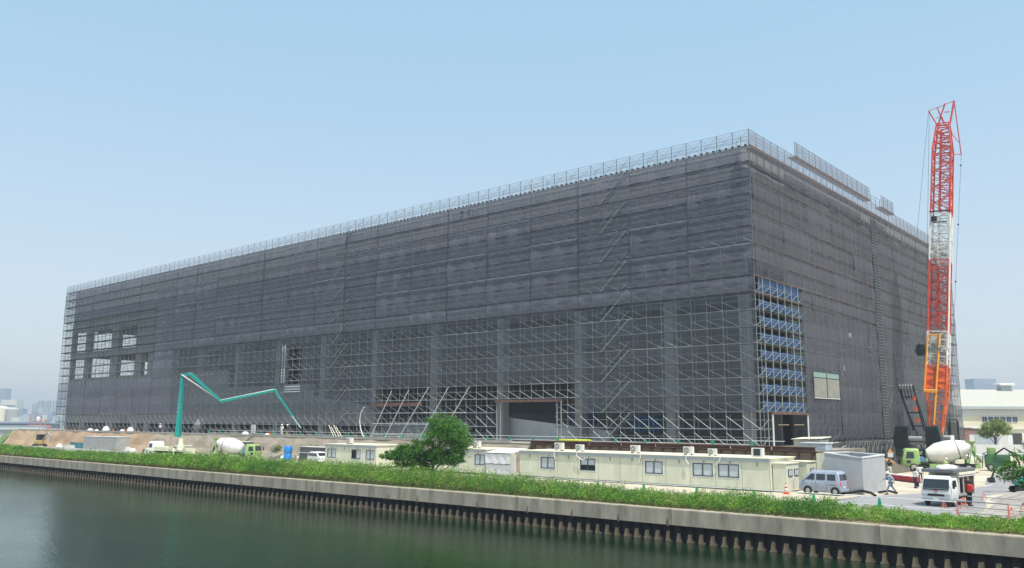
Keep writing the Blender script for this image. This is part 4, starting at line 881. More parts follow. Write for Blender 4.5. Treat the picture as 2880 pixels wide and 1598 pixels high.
for k in range(7):   # row of white letters, too small to read in the photograph
    x = -1.15 + k * .26; g = MB().box(x, x + .05, -3.73, -3.705, 1.75, 2.12); g.box(x + .14, x + .19, -3.73, -3.705, 1.75, 2.12) if k % 3 else g.box(x + .051, x + .19, -3.73, -3.705, 2.06, 2.12)
    g.box(x + .051, x + .139, -3.73, -3.705, [1.90, 1.75, 2.05][k % 3], [1.95, 1.80, 2.055][k % 3]); g.build('counterweight_lettering', WHITE, t)
# cab and grey house at the right
hull([(0, 0, 1.6, .55), (.5, 0, 1.6, .6), (1.7, .15, 1.5, .55)], .08).build('operator_cab', WHITE, t, (1.9, 2.3, 2.3), R(90)); MB().box(1.9, 2.9, -1.9, 1.9, 1.6, 2.9).build('side_house', SILVER, t, bevel=.04)
# gantry mast
ga = MB()
for s_ in (-1, 1):
    MB().bar((s_ * .62 - .2, -1.6, 4.6), (s_ * .85 - .85, -3.6, 10.1), .12, 4).build('gantry_leg', BLACKG, t); MB().bar((s_ * .6 - .2, 1.4, 2.4), (s_ * .85 - .85, -3.55, 10.0), .08, 4).build('gantry_leg', BLACKG, t)
for f in (.1, .4, .75, .98):
    y = -1.6 - 2.0 * f; z = 4.6 + 5.5 * f; xc = -.2 - .65 * f; w_ = .62 + .23 * f; MB().bar((xc - w_, y, z), (xc + w_, y, z), .10, 4).build('gantry_rung', BLACKG, t)
for k in range(5): MB().lathe([(0, .3), (.06, .3)], (-1.55 + k * .33, -3.6, 10.0), (1, 0, 0), 12).build('sheave', GALV, t)
for k in range(4): MB().bar((-1.5 + k * .36, -3.5, 9.9), (-1.35 + k * .33, -3.1, 8.4), .06, 4).build('bridle_rope', DARKST, t)
for z in (5.6, 7.0, 8.3): MB().box(-.25, .1, -2.3 - (z - 5) * .3, -2.1 - (z - 5) * .3, z, z + .5).build('warning_lamp', ORANGE, t)
# lattice boom
B0 = Vector((6.1, 38.2, 2.6)) - CL; B1 = Vector((8.75, 44, 48.2)) - CL; AX = (B1 - B0).normalized(); BL = (B1 - B0).length
U_ = Vector((1, .12, 0)); U_ = (U_ - AX * U_.dot(AX)).normalized(); V_ = AX.cross(U_)
def lattice(nm, c0, c1, w0, w1, m, bays, r=.11, rl=.06, U1=U_, V1=V_, parent=t):
    b = MB(); cs = ((-1, -1), (1, -1), (1, 1), (-1, 1))
    P = lambda f, c: c0.lerp(c1, f) + (U1 * c[0] + V1 * c[1]) * ((w0 + (w1 - w0) * f) / 2)
    for c in cs: b.bar(P(0, c), P(1, c), r, 5)
    for k in range(bays):
        f0, f1 = k / bays, (k + 1) / bays
        for i in range(4):
            a, c = cs[i], cs[(i + 1) % 4]
            b.bar(P(f0, a if k % 2 else c), P(f1, c if k % 2 else a), rl, 4, cap=False); b.bar(P(f0, a), P(f0, c), rl, 4, cap=False)
    for i in range(4): b.bar(P(1, cs[i]), P(1, cs[(i + 1) % 4]), rl * 1.4, 4)
    return b.build(nm, m, parent)
at = lambda z: B0 + AX * ((z - 2.6) / AX.z)
for z0_, z1_, w0, w1, m, n_ in ((2.6, 9.6, .9, 2.35, ORANGE, 5), (9.6, 12.8, 2.35, 2.35, ORANGE, 3), (12.8, 17.2, 2.35, 2.35, CRWHITE, 4), (17.2, 26.8, 2.35, 2.35, RED, 8), (26.8, 33.2, 2.35, 2.35, CRWHITE, 6), (33.2, 42.6, 2.35, 2.3, RED, 8), (42.6, 46.3, 2.3, 1.5, RED, 5)):
    lattice('boom_section', at(z0_), at(z1_), w0, w1, m, n_)
# folded luffing jib riding in front of the boom: second slimmer lattice with its own bands
off2 = -V_ * 0.0 + U_ * .35
for z0_, z1_, m, n_ in ((18, 26, RED, 9), (26.6, 33, CRWHITE, 6), (33.8, 45.4, RED, 12)): lattice('jib_section', at(z0_) + off2, at(z1_) + off2, 1.25, 1.25, m, n_, .075, .05)
MB().bar(at(15) + U_ * 1.28 - V_ * 1.2, at(31.5) + U_ * 1.28 - V_ * 1.2, .13, 6).build('white_backstop_tube', CRWHITE, t)
# solid plates low on the boom, yellow backstop frame
for nm, za, zb2, m in (('boom_plate', 9.8, 12.6, ORANGE),):
    a, c = at(za), at(zb2); s0 = V_ * (-1.12)
    for q in range(6): 
        x0 = -1.1 + q * .37; MB().add([a + U_ * x0 + s0, a + U_ * (x0 + .34) + s0, c + U_ * (x0 + .34) + s0, c + U_ * x0 + s0, a + U_ * x0 + s0 * .95, a + U_ * (x0 + .34) + s0 * .95, c + U_ * (x0 + .34) + s0 * .95, c + U_ * x0 + s0 * .95], [(0, 1, 2, 3), (7, 6, 5, 4), (0, 4, 5, 1), (2, 6, 7, 3), (1, 5, 6, 2), (0, 3, 7, 4)]).build(nm, m, t)
fa = -V_ * 1.75
MB().bar(at(5.2) + fa * .6 + U_ * -.2, at(16.8) + fa + U_ * .35, .17, 5).build('backstop', YELLOW, t); MB().bar(at(9.2) + fa + U_ * -1.3, at(16.4) + fa + U_ * -1.05, .11, 5).build('backstop', YELLOW, t)
MB().bar(at(9.3) + fa + U_ * -1.35, at(9.3) + fa + U_ * .1, .26, 5).build('backstop_beam', YELLOW, t); MB().bar(at(16.6) + fa + U_ * -1.1, at(16.6) + fa + U_ * .35, .10, 5).build('backstop_beam', YELLOW, t)
MB().box(-.55, .55, -.1, .1, -.55, .55).build('white_board', CRWHITE, t, at(16.2) + fa * .8 + U_ * -.15)
for z, w_ in ((33.4, 1.3), (31.9, .9)): MB().bar(at(z) + fa * .8 - U_ * w_, at(z) + fa * .8 + U_ * w_, .09, 4).build('cross_beam', DARKST, t)
MB().box(-.35, .35, -.15, .15, -.3, .3).build('cable_reel', DARKST, t, at(32.4) + fa * .8 - U_ * .7)
# head: V frame, jib strut and pendants
tp = at(46.3); q1 = tp - U_ * 1.65 + Vector((0, -.3, 2.2)); q2 = tp + U_ * 1.5 + Vector((0, .3, 3.4)); q3 = tp - U_ * .55 + Vector((0, -.2, 2.5)); q4 = tp + U_ * .35 + Vector((0, .2, 3.15))
for a, c, r_ in ((tp - U_ * .75, q1, .09), (tp - U_ * .7, q4, .10), (tp + U_ * .1, q3, .08), (tp + U_ * .8, q2, .14), (q1, q2, .05), (tp + U_ * .3, q3, .05), (q4.lerp(tp, .4), q2.lerp(tp, .45), .08), (tp - U_ * .8, tp + U_ * .8, .12), (q1.lerp(tp, .5), q3.lerp(tp, .5), .05)): MB().bar(a, c, r_, 5).build('head_frame', RED, t)
st = Vector((10.5, 44, 41.7)) - CL; MB().bar(q2, st, .08, 5).build('jib_strut', mat('pink_red_paint', (.5, .12, .14), .5), t); MB().bar(st, at(42) + U_ * 1.1, .07, 5).build('jib_strut', RED, t); MB().bar(st + Vector((-.2, 0, 1.8)), at(45) + U_ * 1.0, .05, 5).build('jib_strut', RED, t)
for a, c in ((st, Vector((7.6, 38.5, 4)) - CL), (q1, Vector((4.0, 33, 10)) - CL), (q1 + Vector((.1, 0, 0)), at(18) - U_ * 1.4 + fa * .5)): MB().bar(a, c, .022, 3).build('wire_rope', DARKST, t)
for z in (40.2, 31.8, 24): 
    f = (z - 4) / (41.7 - 4); p_ = (Vector((7.6, 38.5, 4)) - CL).lerp(st, f); MB().bar(p_ - Vector((.1, 0, 0)), p_ + Vector((.1, 0, 0)), .1, 6).build('rope_ball', DARKST, t)
# wind speed arm on the left of the boom
MB().prism([(-4.4, 15.0), (-4.1, 14.6), (-1.0, 14.7), (-1.0, 15.1), (-3.4, 15.25)], -1.0, -.85).build('hook_arm', mat('grey_green_paint', (.2, .23, .2), .6, var=.1), t, (3.0, 3.4, 0)); MB().box(-.5, .5, -.4, .2, -.7, .7).build('hook_block', BLACKG, t, (-.35, 2.4, 14.9))
MB().path([(-3.6 + 3, 2.5, 15.25), (-3.6 + 3, 2.5, 15.8), (-3.4 + 3, 2.5, 15.6)], .05, 5).build('hook', DARKST, t)

# ------------------------------------------------------------------ people
def skinmesh(name, pts, edges, rad, m, parent, root=0, lv=1):
    me = bpy.data.meshes.new(name); me.from_pydata([tuple(p) for p in pts], edges, []); me.materials.append(m)
    o = bpy.data.objects.new(name, me); C.objects.link(o); o.parent = parent
    o.modifiers.new('skin', 'SKIN'); sv = me.skin_vertices[0].data
    for i, r in enumerate(rad): sv[i].radius = (r, r * .85) if isinstance(r, float) else r; sv[i].use_root = (i == root)
    s_ = o.modifiers.new('sub', 'SUBSURF'); s_.levels = lv; s_.render_levels = lv
    return o
def person(label, loc, rz, top, legs, hat=WHITE, pose='stand', h=1.7, jacket_long=False):
    t = thing('person', label, 'person', loc, rz); k = h / 1.7; t.scale = (k, k, k)
    lean = .18 if pose in ('walk', 'climb') else (.3 if pose == 'bend' else .02)
    stride = {'walk': .42, 'climb': .25}.get(pose, .06)
    pel = Vector((0, 0, .93)); ch = Vector((0, -lean * .55, 1.27)); nk = Vector((0, -lean * .8, 1.46)); hd = Vector((0, -lean * .95 - .03, 1.59)); tp = hd + Vector((0, 0, .09))
    P = [pel, ch, nk, hd, tp]; E_ = [(0, 1), (1, 2), (2, 3), (3, 4)]; Rr = [.125, .145, .055, .095, .075]
    J_ = {}
    for s_ in (-1, 1):
        f = s_ * stride
        sh = ch + Vector((s_ * .20, 0, .14))
        if pose == 'point' and s_ < 0: el_, wr = sh + Vector((-.24, -.14, -.05)), sh + Vector((-.45, -.28, -.02))
        elif pose in ('hold', 'bend'): el_, wr = sh + Vector((s_ * .06, -.05, -.26)), sh + Vector((-s_ * .06, -.30, -.24))
        elif pose == 'walk': el_, wr = sh + Vector((s_ * .05, .5 * f, -.25)), sh + Vector((s_ * .04, .9 * f - .12, -.42))
        else: el_, wr = sh + Vector((s_ * .07, .03, -.27)), sh + Vector((s_ * .08, -.06, -.51))
        hip = pel + Vector((s_ * .09, 0, -.06)); kn = Vector((s_ * .11, -f * .55 - .05, .50)); an = Vector((s_ * .12, -f * .95 + .02, .09 + (.10 if f < -.3 else 0))); toe = an + Vector((0, -.15, -.05))
        J_[s_] = (sh, el_, wr, hip, kn, an, toe)
        b = len(P); d = (wr - el_).normalized(); palm = wr + d * .07
        P += [sh, el_, wr, palm]; Rr += [.055, .045, .032, .036]; E_ += [(1, b), (b, b + 1), (b + 1, b + 2), (b + 2, b + 3)]
        for q in range(4):
            o = d * (.075 + .012 * (1.5 - abs(q - 1.5))) + Vector(((q - 1.5) * .018, 0, -.008)); P.append(palm + o); Rr.append(.009); E_.append((b + 3, len(P) - 1))
        P.append(wr + d * .05 + Vector((-s_ * .045, -.02, 0))); Rr.append(.011); E_.append((b + 2, len(P) - 1))
        b = len(P); P += [hip, kn, an, toe]; Rr += [.085, .055, .038, .035]; E_ += [(0, b), (b, b + 1), (b + 1, b + 2), (b + 2, b + 3)]
    P.append(hd + Vector((0, -.10, -.005))); Rr.append(.014); E_.append((3, len(P) - 1))
    skinmesh('body', P, E_, [float(r) for r in Rr], SKIN, t)
    sh, el_, wr = J_[-1][:3]; sh2, el2, wr2 = J_[1][:3]
    low = pel + Vector((0, 0, -.05 if not jacket_long else -.25))
    skinmesh('jacket', [low, pel + Vector((0, 0, .05)), ch, nk + Vector((0, 0, -.05)), sh, el_, wr, sh2, el2, wr2], [(0, 1), (1, 2), (2, 3), (2, 4), (4, 5), (5, 6), (2, 7), (7, 8), (8, 9)], [.15, .15, .17, .085, .085, .065, .048, .085, .065, .048], top, t, 1)
    a, b = J_[-1], J_[1]
    skinmesh('trousers', [pel, a[3], a[4], a[5] + Vector((0, 0, .03)), b[3], b[4], b[5] + Vector((0, 0, .03))], [(0, 1), (1, 2), (2, 3), (0, 4), (4, 5), (5, 6)], [.145, .10, .075, .06, .10, .075, .06], legs, t)
    for s_ in (-1, 1):
        an, toe = J_[s_][5:]; MB().loft([[(an.x + dx * .05, an.y + yy, z0_) for dx, yy, z0_ in ((-1, q, an.z - .09), (1, q, an.z - .09), (1, q, an.z - .09 + hh), (-1, q, an.z - .09 + hh))] for q, hh in ((.08, .10), (-.04, .11), (-.14, .07), (-.20, .03))]).build('shoe', BLK, t)
    if hat: 
        MB().lathe([(-.02, .150), (0, .135), (.05, .125), (.10, .09), (.125, .03)], hd + Vector((0, .0, .03)), (0, -.15, 1), 14).build('helmet', hat, t, smooth=True)
        MB().box(-.09, .09, hd.y - .2, hd.y - .1, hd.z + .02, hd.z + .035).build('helmet_peak', hat, t)
    else: MB().lathe([(-.10, .10), (-.03, .118), (.05, .112), (.10, .07), (.115, .02)], hd + Vector((0, .018, .02)), (0, .1, 1), 14).build('hair', HAIR, t, smooth=True)
    for s_ in (-1, 1): MB().box(hd.x + s_ * .035 - .012, hd.x + s_ * .035 + .012, hd.y - .100, hd.y - .088, hd.z + .005, hd.z + .02).build('eye', BLK, t)
    return t
person('striding worker in light blue jacket and white helmet beside the concrete tank', (14.8, -9.2, 0), R(-50), LBLUE, mat('blue_trousers', (.12, .16, .3), .8), pose='walk', h=1.75)
person('person in white top and dark trousers standing on the site road, left of the two', (14.3, -.9, 0), R(150), WCLOTH, NAVY, None, 'hold')
person('person with white shirt and blue bag strap on the site road, right of the two', (12.7, 6.5, 0), R(200), WCLOTH, mat('maroon_trousers', (.12, .03, .05), .8), None, 'stand', 1.72)
person('dark haired person in black dress standing near the orange dirt heap', (6.9, 16.5, 0), R(20), BLK, WCLOTH, None, 'stand', 1.65, True)
person('worker in pale hi-vis suit and white helmet bending beside the white mixer drum', (10.4, 24.0, 0), R(120), HIVIS, HIVIS, WHITE, 'bend')
person('person in bright red jacket standing at the open side of the kitchen truck', (21.75, -15.2, 0), R(150), REDC, BLK, None, 'hold')
person('worker in navy trousers and white helmet standing alone above the slope near the boom', (-111.2, -4.6, Z0 + .01), R(30), WCLOTH, NAVY, WHITE, 'hold')
person('worker in white climbing the small steps at the scaffold right of the boom', (-101.3, -3.0, Z0 + .65), R(60), WCLOTH, mat('grey_trousers', (.3, .3, .3), .8), WHITE, 'climb')
person('worker in all white, left one of the pair on top of the slope', (-73.9, -4.7, Z0 + .01), R(20), WCLOTH, WCLOTH, WHITE, 'hold', 1.78)
person('worker with orange trousers, right one of the pair on top of the slope', (-72.7, -4.5, Z0 + .01), R(-40), mat('navy_vest', (.06, .07, .12), .8), ORC, WHITE, 'stand', 1.78)
person('worker in white walking along the top deck of the scaffold', (-29.7, .45, ZT), R(-60), WCLOTH, WCLOTH, WHITE, 'point', 1.75)
person('worker in orange jacket just below the top deck of the scaffold', (-40.6, .45, ZT - LIFT), R(-20), ORC, NAVY, NAVY, 'stand')
person('worker in dark clothing beside the orange jacket at the top of the scaffold', (-41.9, .45, ZT - LIFT), R(20), NAVY, NAVY, WHITE, 'hold')

# ------------------------------------------------------------------ things around the right yard
t = thing('concrete_tank', 'open grey concrete tank with thick rim standing behind the silver van', 'tank', (0, 0, 0))
A, B_, C_, D_ = (10.35, -11), (13.3, -11), (13.3, -5.5), (10.35, -5.5); tz = {A: 3.2, B_: 2.87, C_: 2.95, D_: 3.1}
GT = mat('pale_grey_tank', (.42, .43, .44), .8, var=.07, scale=1.2, bump=.15)
def ring(e, dz, flat=None):
    return [(A[0] - e, A[1] - e, flat if flat is not None else tz[A] + dz), (B_[0] + e, B_[1] - e, flat if flat is not None else tz[B_] + dz), (C_[0] + e, C_[1] + e, flat if flat is not None else tz[C_] + dz), (D_[0] - e, D_[1] + e, flat if flat is not None else tz[D_] + dz)]
MB().loft([ring(0, 0, 0), ring(0, -.08), ring(-.16, -.08), ring(-.16, 0, .2)], cap=True).build('tank_shell', GT, t)
MB().loft([ring(.04, -.075), ring(.04, .02), ring(-.2, .02), ring(-.2, -.075), ring(.04, -.075)], cap=False).build('rim', WHITE, t)
tagp(MB().box(0, .75, 0, .12, 0, 3.05).box(.68, .75, .12, .9, 0, 3.05).build('cream_panel', CREAMR, None, (9.45, -10.4, .01)), 'narrow upright cream panel against the left edge of the concrete tank', 'panel')
t = thing('low_shed', 'low cream grey shed with pale roof by the dark gateway of the hall', 'shed', (4.1, -2.0, Z0)); MB().box(0, 2.5, 0, 2.2, 0, .85).build('body', mat('shed_wall', (.5, .48, .4), .7), t); MB().add([(-.15, -.2, .88), (2.7, -.2, .98), (2.7, 2.4, 1.1), (-.15, 2.4, 1.0), (-.15, -.2, .94), (2.7, -.2, 1.04), (2.7, 2.4, 1.16), (-.15, 2.4, 1.06)], [(3, 2, 1, 0), (4, 5, 6, 7), (0, 1, 5, 4), (1, 2, 6, 5), (2, 3, 7, 6), (3, 0, 4, 7)]).build('roof', CREAMR, t)
t = thing('low_shed', 'small white roofed blue grey shed above the left corner of the concrete tank', 'shed', (5.7, -4.2, Z0)); MB().box(0, 2.2, 0, 1.6, 0, .6).build('body', mat('blue_grey_wall', (.38, .42, .5), .6), t); MB().box(-.06, 2.26, -.06, 1.66, .602, .68).build('roof', WHITE, t)
for k in range(3): MB().box(.1 + k * .72, .66 + k * .72, -.02, -.002, .12, .52).build('window', GUTTER, t)
def heap(name, label, cat, loc, rx, ry, h, m, seed=1, kind=None, flat=.0):
    r_ = random.Random(seed); b = MB(); rings = []
    for q, f in ((1, 0), (.86, .28), (.66, .6), (.4, .86), (.15, .99)):
        rings.append([(rx * q * math.cos(a) * r_.uniform(.9, 1.1), ry * q * math.sin(a) * r_.uniform(.9, 1.1), h * f * r_.uniform(.88, 1.1)) for a in np.linspace(0, 2 * math.pi, 25)[:-1]])
    o = b.loft(rings).build(name, m, None, loc, 0, True); tagp(o, label, cat); return o
heap('dirt_heap', 'heap of orange dirt left of the green mixer cab', 'heap', (3.6, 26.0, 0), 1.9, 1.7, 1.3, mat('orange_dirt', (.5, .24, .1), .95, var=.3, bump=.5), 3)
heap('sand_heap', 'pale sand heap beyond the road at the right', 'heap', (10.5, 58, 0), 3.6, 3.2, 1.1, SAND, 5)
heap('gravel_heap', 'broad grey gravel heap at the right edge behind the rails', 'heap', (26.5, -7.5, 0), 4.6, 6.5, .95, GREYG, 8)
sheet('gravel_patch', [(22.3, -25), (23.2, -17), (21.8, -6), (23.5, -1.5), (40, 0), (40, -25)], .012, GREYG)
t = thing('excavator', 'small teal excavator half hidden behind the gravel heap', 'excavator', (22.3, .6, 0), R(35)); t.scale = (.8, .8, .8)
hull([(.75, -.9, 1.0, .8), (1.0, -1.0, 1.1, .85), (1.45, -.95, 1.0, .82), (1.6, -.8, .8, .7)], .15).build('body', TEAL, t, smooth=True)
for s_ in (-1, 1): MB().prism([(-1.3, .3), (-1.1, .62), (1.1, .62), (1.3, .3), (1.1, 0), (-1.1, 0)], s_ * .65 - .17, s_ * .65 + .17).build('track', DARKST, t)
MB().box(-.7, .8, -.7, .7, .62, .75).build('turntable', DARKST, t); MB().path([(-.8, 0, 1.3), (-2.0, -.1, 2.5), (-2.9, -.2, 2.25)], .14, 6).build('boom_arm', mat('grey_green_paint', (.2, .23, .2), .6), t); MB().path([(-2.9, -.2, 2.25), (-3.3, -.2, 1.4)], .10, 6).build('dipper', DARKST, t)
MB().prism([(-3.6, 1.4), (-3.1, 1.5), (-3.0, 1.0), (-3.5, .95)], -.4, .2).build('bucket', DARKST, t); MB().box(-1.02, -.97, -.5, .3, 1.12, 1.32).build('white_lettering_strip', WHITE, t)
for s_ in (-.6, .6): MB().bar((.3, s_, 1.5), (.2, s_, 2.5), .04, 5).build('canopy_post', DARKST, t)
MB().box(-.5, .9, -.75, .75, 2.5, 2.56).build('canopy', GRN, t)
# cones and barriers
CONE = {}
def cone(label, x, y, z=0, striped=False, s=1.0, cat='traffic cone'):
    t = thing('traffic_cone', label, cat, (x, y, z), 0, 'traffic cones about the site'); t.scale = (s, s, s)
    MB().box(-.19, .19, -.19, .19, 0, .04).build('base', ORANGE, t)
    prof = [(.04, .15), (.24, .115), (.36, .092), (.48, .07), (.6, .05), (.7, .03)]
    for k in range(5):
        MB().lathe([prof[k], prof[k + 1]], (0, 0, 0), (0, 0, 1), 12).build('band', WHITE if (striped and k % 2) else (RED if striped else ORANGE), t)
cone('striped red and white cone at the corner of the long cream offices', 8.55, -14.6, 0, True, 1.25); cone('striped red and white cone between the two office annexes', 9.2, -12.2, 0, True, 1.25)
cone('orange cone beside the front wheel of the right mixer', 9.6, 25.3, 0, False, 1.0); cone('orange cone behind the right mixer, nearest the truck', 10.2, 41.5); 
for i, (x, y, z) in enumerate(((-165.1, -4.5, 0), (-160.4, -4.5, 0), (-155.7, -4.5, 0), (-151.6, -4.5, 0), (-147, -4.5, 0), (-129.4, -4.7, 0), (-124.7, -4.6, 0), (-119.1, -4.8, 0), (-76.8, -4.8, 0), (-86.5, -4.8, 0))):
    cone(['red cone on the slope top, furthest left', 'red cone on the slope top, second from the left end', 'red cone on the slope top, third from the left end', 'red cone on the slope top, fourth from the left end', 'red cone on the slope top below the office windows opening of the hall', 'red cone on the slope top behind the grey containers', 'red cone on the slope top right of the containers', 'red cone on the slope top left of the lone worker', 'pale red cone left of the worker pair', 'pale red cone under the teal boom elbow'][i], x, y, Z0, False, 1.0)
def aframe(label, x, y, rz, m, s=1.0):
    t = thing('a_frame_barrier', label, 'barrier', (x, y, 0), rz, 'barrier frames around the gravel'); t.scale = (s * .65, s * .65, s * .72)
    for yy in (-.28, .28): 
        for q in (-.35, .35): MB().bar((q, yy, 0), (q * .15, yy * .15, .9), .025, 5).build('leg', m, t)
    MB().bar((-.2, 0, .45), (.2, 0, .45), .04, 5).build('cross_bar', m, t); MB().box(-.1, .1, -.03, .03, .82, .98).build('head', m, t)
PINK = mat('faded_orange_plastic', (.72, .22, .15), .6, var=.1)
aframe('bright orange folding barrier frame at the right rear of the kitchen truck', 22.0, -18.0, .3, ORANGE, 1.1)
aframe('faded orange barrier frame at the left end of the gravel rails', 21.2, -19.6, .9, PINK, .9); aframe('faded pink barrier stand at the near corner of the gravel', 25.55, -22.3, .2, PINK, .95); aframe('faded pink barrier stand at the right edge of the picture', 25.5, -18.6, .4, PINK, .95)
aframe('small orange stand behind the kitchen truck awning', 21.5, -10.0, .4, PINK, .8); aframe('orange barrier frame beyond the right mixer, left of the pair', 8.6, 49.5, 0, PINK, 1.2); aframe('orange barrier frame beyond the right mixer, right of the pair', 9.4, 51.5, 0, PINK, 1.2)
def rail_fence(name, label, pts, z0_, hs=(.25, .75), sm=GRN, rm=GALVB, step=3.7):
    t = thing(name, label, 'fence', (pts[0][0], pts[0][1], z0_)); o = Vector((pts[0][0], pts[0][1], 0))
    for a, b in zip(pts[:-1], pts[1:]):
        a = Vector((*a, 0)) - o; b = Vector((*b, 0)) - o; n_ = max(1, round((b - a).length / step))
        for h in hs: MB().bar(a + Vector((0, 0, h)), b + Vector((0, 0, h)), .03, 5).build('rail', rm, t)
        for k in range(n_):
            c = a.lerp(b, k / n_)
            MB().loft([[(c.x + dx * w_, c.y + dy * w_, z) for dx, dy in ((-1, -1), (1, -1), (1, 1), (-1, 1))] for z, w_ in (((0, .12), (.4, .09), (.7, .05)) if sm is GRN else ((0, .06), (.4, .04), (.8, .03)))]).build('stand', sm, t)
    return t
rail_fence('pipe_fence', 'grey pipe rail on green stands between the weeds and the offices', [(-13, -22.0), (0, -21.8), (9, -21.3), (17.8, -21.5), (22.5, -21.7)], 0, step=4.5)
rail_fence('pipe_fence', 'double pipe rails around the gravel heap on the right', [(22.5, -21.75), (25.4, -22.3), (25.6, -18.6), (22.2, -17.8)], 0, (.15, .5, .85), PINK, GALV, 9)
rail_fence('pipe_fence', 'white pipe rail on green stands along the foot of the scaffold', [(-100, -1.6), (-62, -1.6), (-35, -1.6), (-24, -1.6), (-.5, -1.6)], Z0, (.3, .7))
rail_fence('pipe_fence', 'short white rail with green stands in front of the dark corner gateway', [(.3, -2.8), (3.6, -2.8)], Z0, (.7,))
rail_fence('pipe_fence', 'white topped rail between the concrete tank and the dirt heap', [(5.5, 6), (1.9, 18)], .0, (2.6, 3.0), GRN, GALVB, 4)
tagp(MB().path([(10.6, -12.0, .06), (11.8, -11.5, .1), (12.8, -11.4, .32), (13.6, -11.8, .22), (14.1, -12.3, .06)], .10, 8).build('black_hose', BLK, None, (.4, .3, 0), 0, True), 'thick black hose lying behind the silver van', 'hose')
tagp(MB().path([(13.6, -8.6, .06), (14.3, -8.2, .2), (15.0, -8.4, .08)], .09, 8).build('black_hose', BLK, smooth=True), 'thick black hose by the foot of the striding worker', 'hose')
t = thing('red_beam', 'long low red beam with white sacks on it behind the two standing people', 'beam', (8.9, 9.2, 0), R(-43)); MB().box(0, 5.2, -.25, .25, .1, .5).build('beam', mat('crimson_paint', (.4, .02, .04), .5), t); MB().box(.2, 4.9, -.3, .3, 0, .1).build('skid', DARKST, t)
for k in range(3): MB().box(.2 + 1.3 * k, .9 + 1.3 * k, -.3, .3, .52, .62).build('white_cover', WHITE, t, bevel=.03)
t = thing('green_machine', 'dark green machine and hoses behind the white drum at the right', 'machine', (12.6, 33.4, 0), R(15)); MB().box(0, 2.6, 0, 1.6, .4, 1.9).build('body', GREEND, t, bevel=.06); MB().box(.3, 1.2, .2, 1.4, 1.9, 2.7).build('hood', GREENC, t, bevel=.05); MB().path([(1.0, -.1, 1.9), (2.0, -.4, 2.7), (3.2, -.3, 1.8), (3.5, 0, .6)], .09, 6).build('hose', BLK, t); MB().path([(-.4, -.3, .3), (-.2, -.2, 2.0), (.6, 0, 2.3)], .06, 6).build('pipe', GREEND, t)
for x in (.5, 2.1): wheel(t, x, 0, .42, .25, -1)
t = thing('warning_sign', 'small yellow and white warning sign left of the green mixer cab', 'sign', (4.6, 24.6, 0), R(20)); MB().bar((0, 0, 0), (0, 0, 2.6), .03, 5).build('post', GALV, t); MB().box(-.3, .3, -.03, .03, 1.6, 2.1).build('white_board', WHITE, t); MB().prism([(-.3, 2.12), (.3, 2.12), (0, 2.6)], -.03, .03).build('yellow_triangle', YELLOW, t)
rj = random.Random(4)
for i in range(16):
    x, y = 4 + rj.uniform(-3.5, 6.5), 72 + rj.uniform(-7, 9); k = i % 4; L_ = rj.uniform(.8, 2.4)
    lab = ['flat pale slab', 'grey pipe bundle', 'white board pile', 'brown timber pile'][k]; where = ['near the crane', 'beside the sand heap', 'below the grey block wall', 'left of the far green tree'][(i // 4) % 4]
    b = MB()
    if k == 1: 
        for q in range(4): b.bar((-L_, q * .3, .15 + (q % 2) * .25), (L_, q * .3 + .1, .15 + (q % 2) * .25), .14, 6)
    elif k == 3:
        for q in range(4): b.box(-L_ + .1 * q, L_ - .05 * q, -.5, .5, .12 * q, .12 * q + .09)
    else: b.prism([(-L_, 0), (L_, 0), (L_ * .8, .5), (-L_ * .6, .8)], -.9, .9)
    o = b.build('rubble_pile', [CONCW, GALV, WHITE, RUST][k], None, (x, y, 0), rj.uniform(-.6, 1.2)); tagp(o, f'{lab} lying in the far yard {where}', 'building debris', 'debris in the far yard'); 
    if k in (1, 3): o['kind'] = 'thing'

# ------------------------------------------------------------------ left yard clutter
def crate(name, label, cat, loc, w, d, h, m, rim=None, rz=0):
    t = thing(name, label, cat, loc, rz); MB().box(0, w, 0, d, 0, h).build('body', m, t, bevel=.02)
    if rim: MB().box(-.04, w + .04, -.04, d + .04, h, h + .07).build('lid', rim, t)
    n_ = max(2, int(w / .9))
    for k in range(n_): MB().box((k + .45) * w / n_, (k + .55) * w / n_, -.04, -.001, .1, h - .1).build('rib', m, t)
    return t
GC = mat('grey_container_paint', (.36, .37, .37), .6, var=.12, scale=1)
crate('storage_container', 'grey storage container, left one of the two at the foot of the slope', 'container', (-127.2, -11, 0), 5.6, 2.4, 2.4, GC, CONCW); crate('storage_container', 'grey storage container, right one of the two at the foot of the slope', 'container', (-120.4, -11, 0), 6.6, 2.4, 2.45, GC, CONCW)
crate('waste_skip', 'teal blue waste skip with an orange load left of the grey containers', 'skip', (-132.0, -11.4, 0), 4.2, 2, 1.25, mat('blue_teal_paint', (.05, .24, .3), .5), LAG)
crate('grey_trough', 'long dark grey steel trough right of the blue drums, upper one', 'trough', (-62.3, -9.6, 1.2), 5.6, 1.6, .75, mat('dark_trough', (.10, .10, .10), .6), CONCW); crate('grey_trough', 'long dark grey steel trough right of the blue drums, lower one', 'trough', (-62.3, -9.7, 0), 5.2, 1.6, 1.15, mat('dark_trough', (.10, .10, .10), .6), CONCW)
crate('water_tub', 'dark square tub behind the left mixer drum', 'tub', (-79.6, -9.2, 0), 3.2, 1.4, 2.3, mat('dark_trough', (.10, .10, .10), .6), CONCW)
DB = mat('bright_blue_plastic', (.01, .22, .62), .45, var=.08)
for z, lb in ((0, 'bright blue drum standing on the ground beside the trough'), (1.05, 'bright blue drum stacked on top of the other one')): tagp(MB().lathe([(0, .5), (.1, .55), (.5, .58), (.9, .55), (1.0, .48)], (0, 0, 0), (0, 0, 1), 16).build('blue_drum', DB, None, (-63.2, -10.9, z), 0, True), lb, 'drum', 'blue drums')
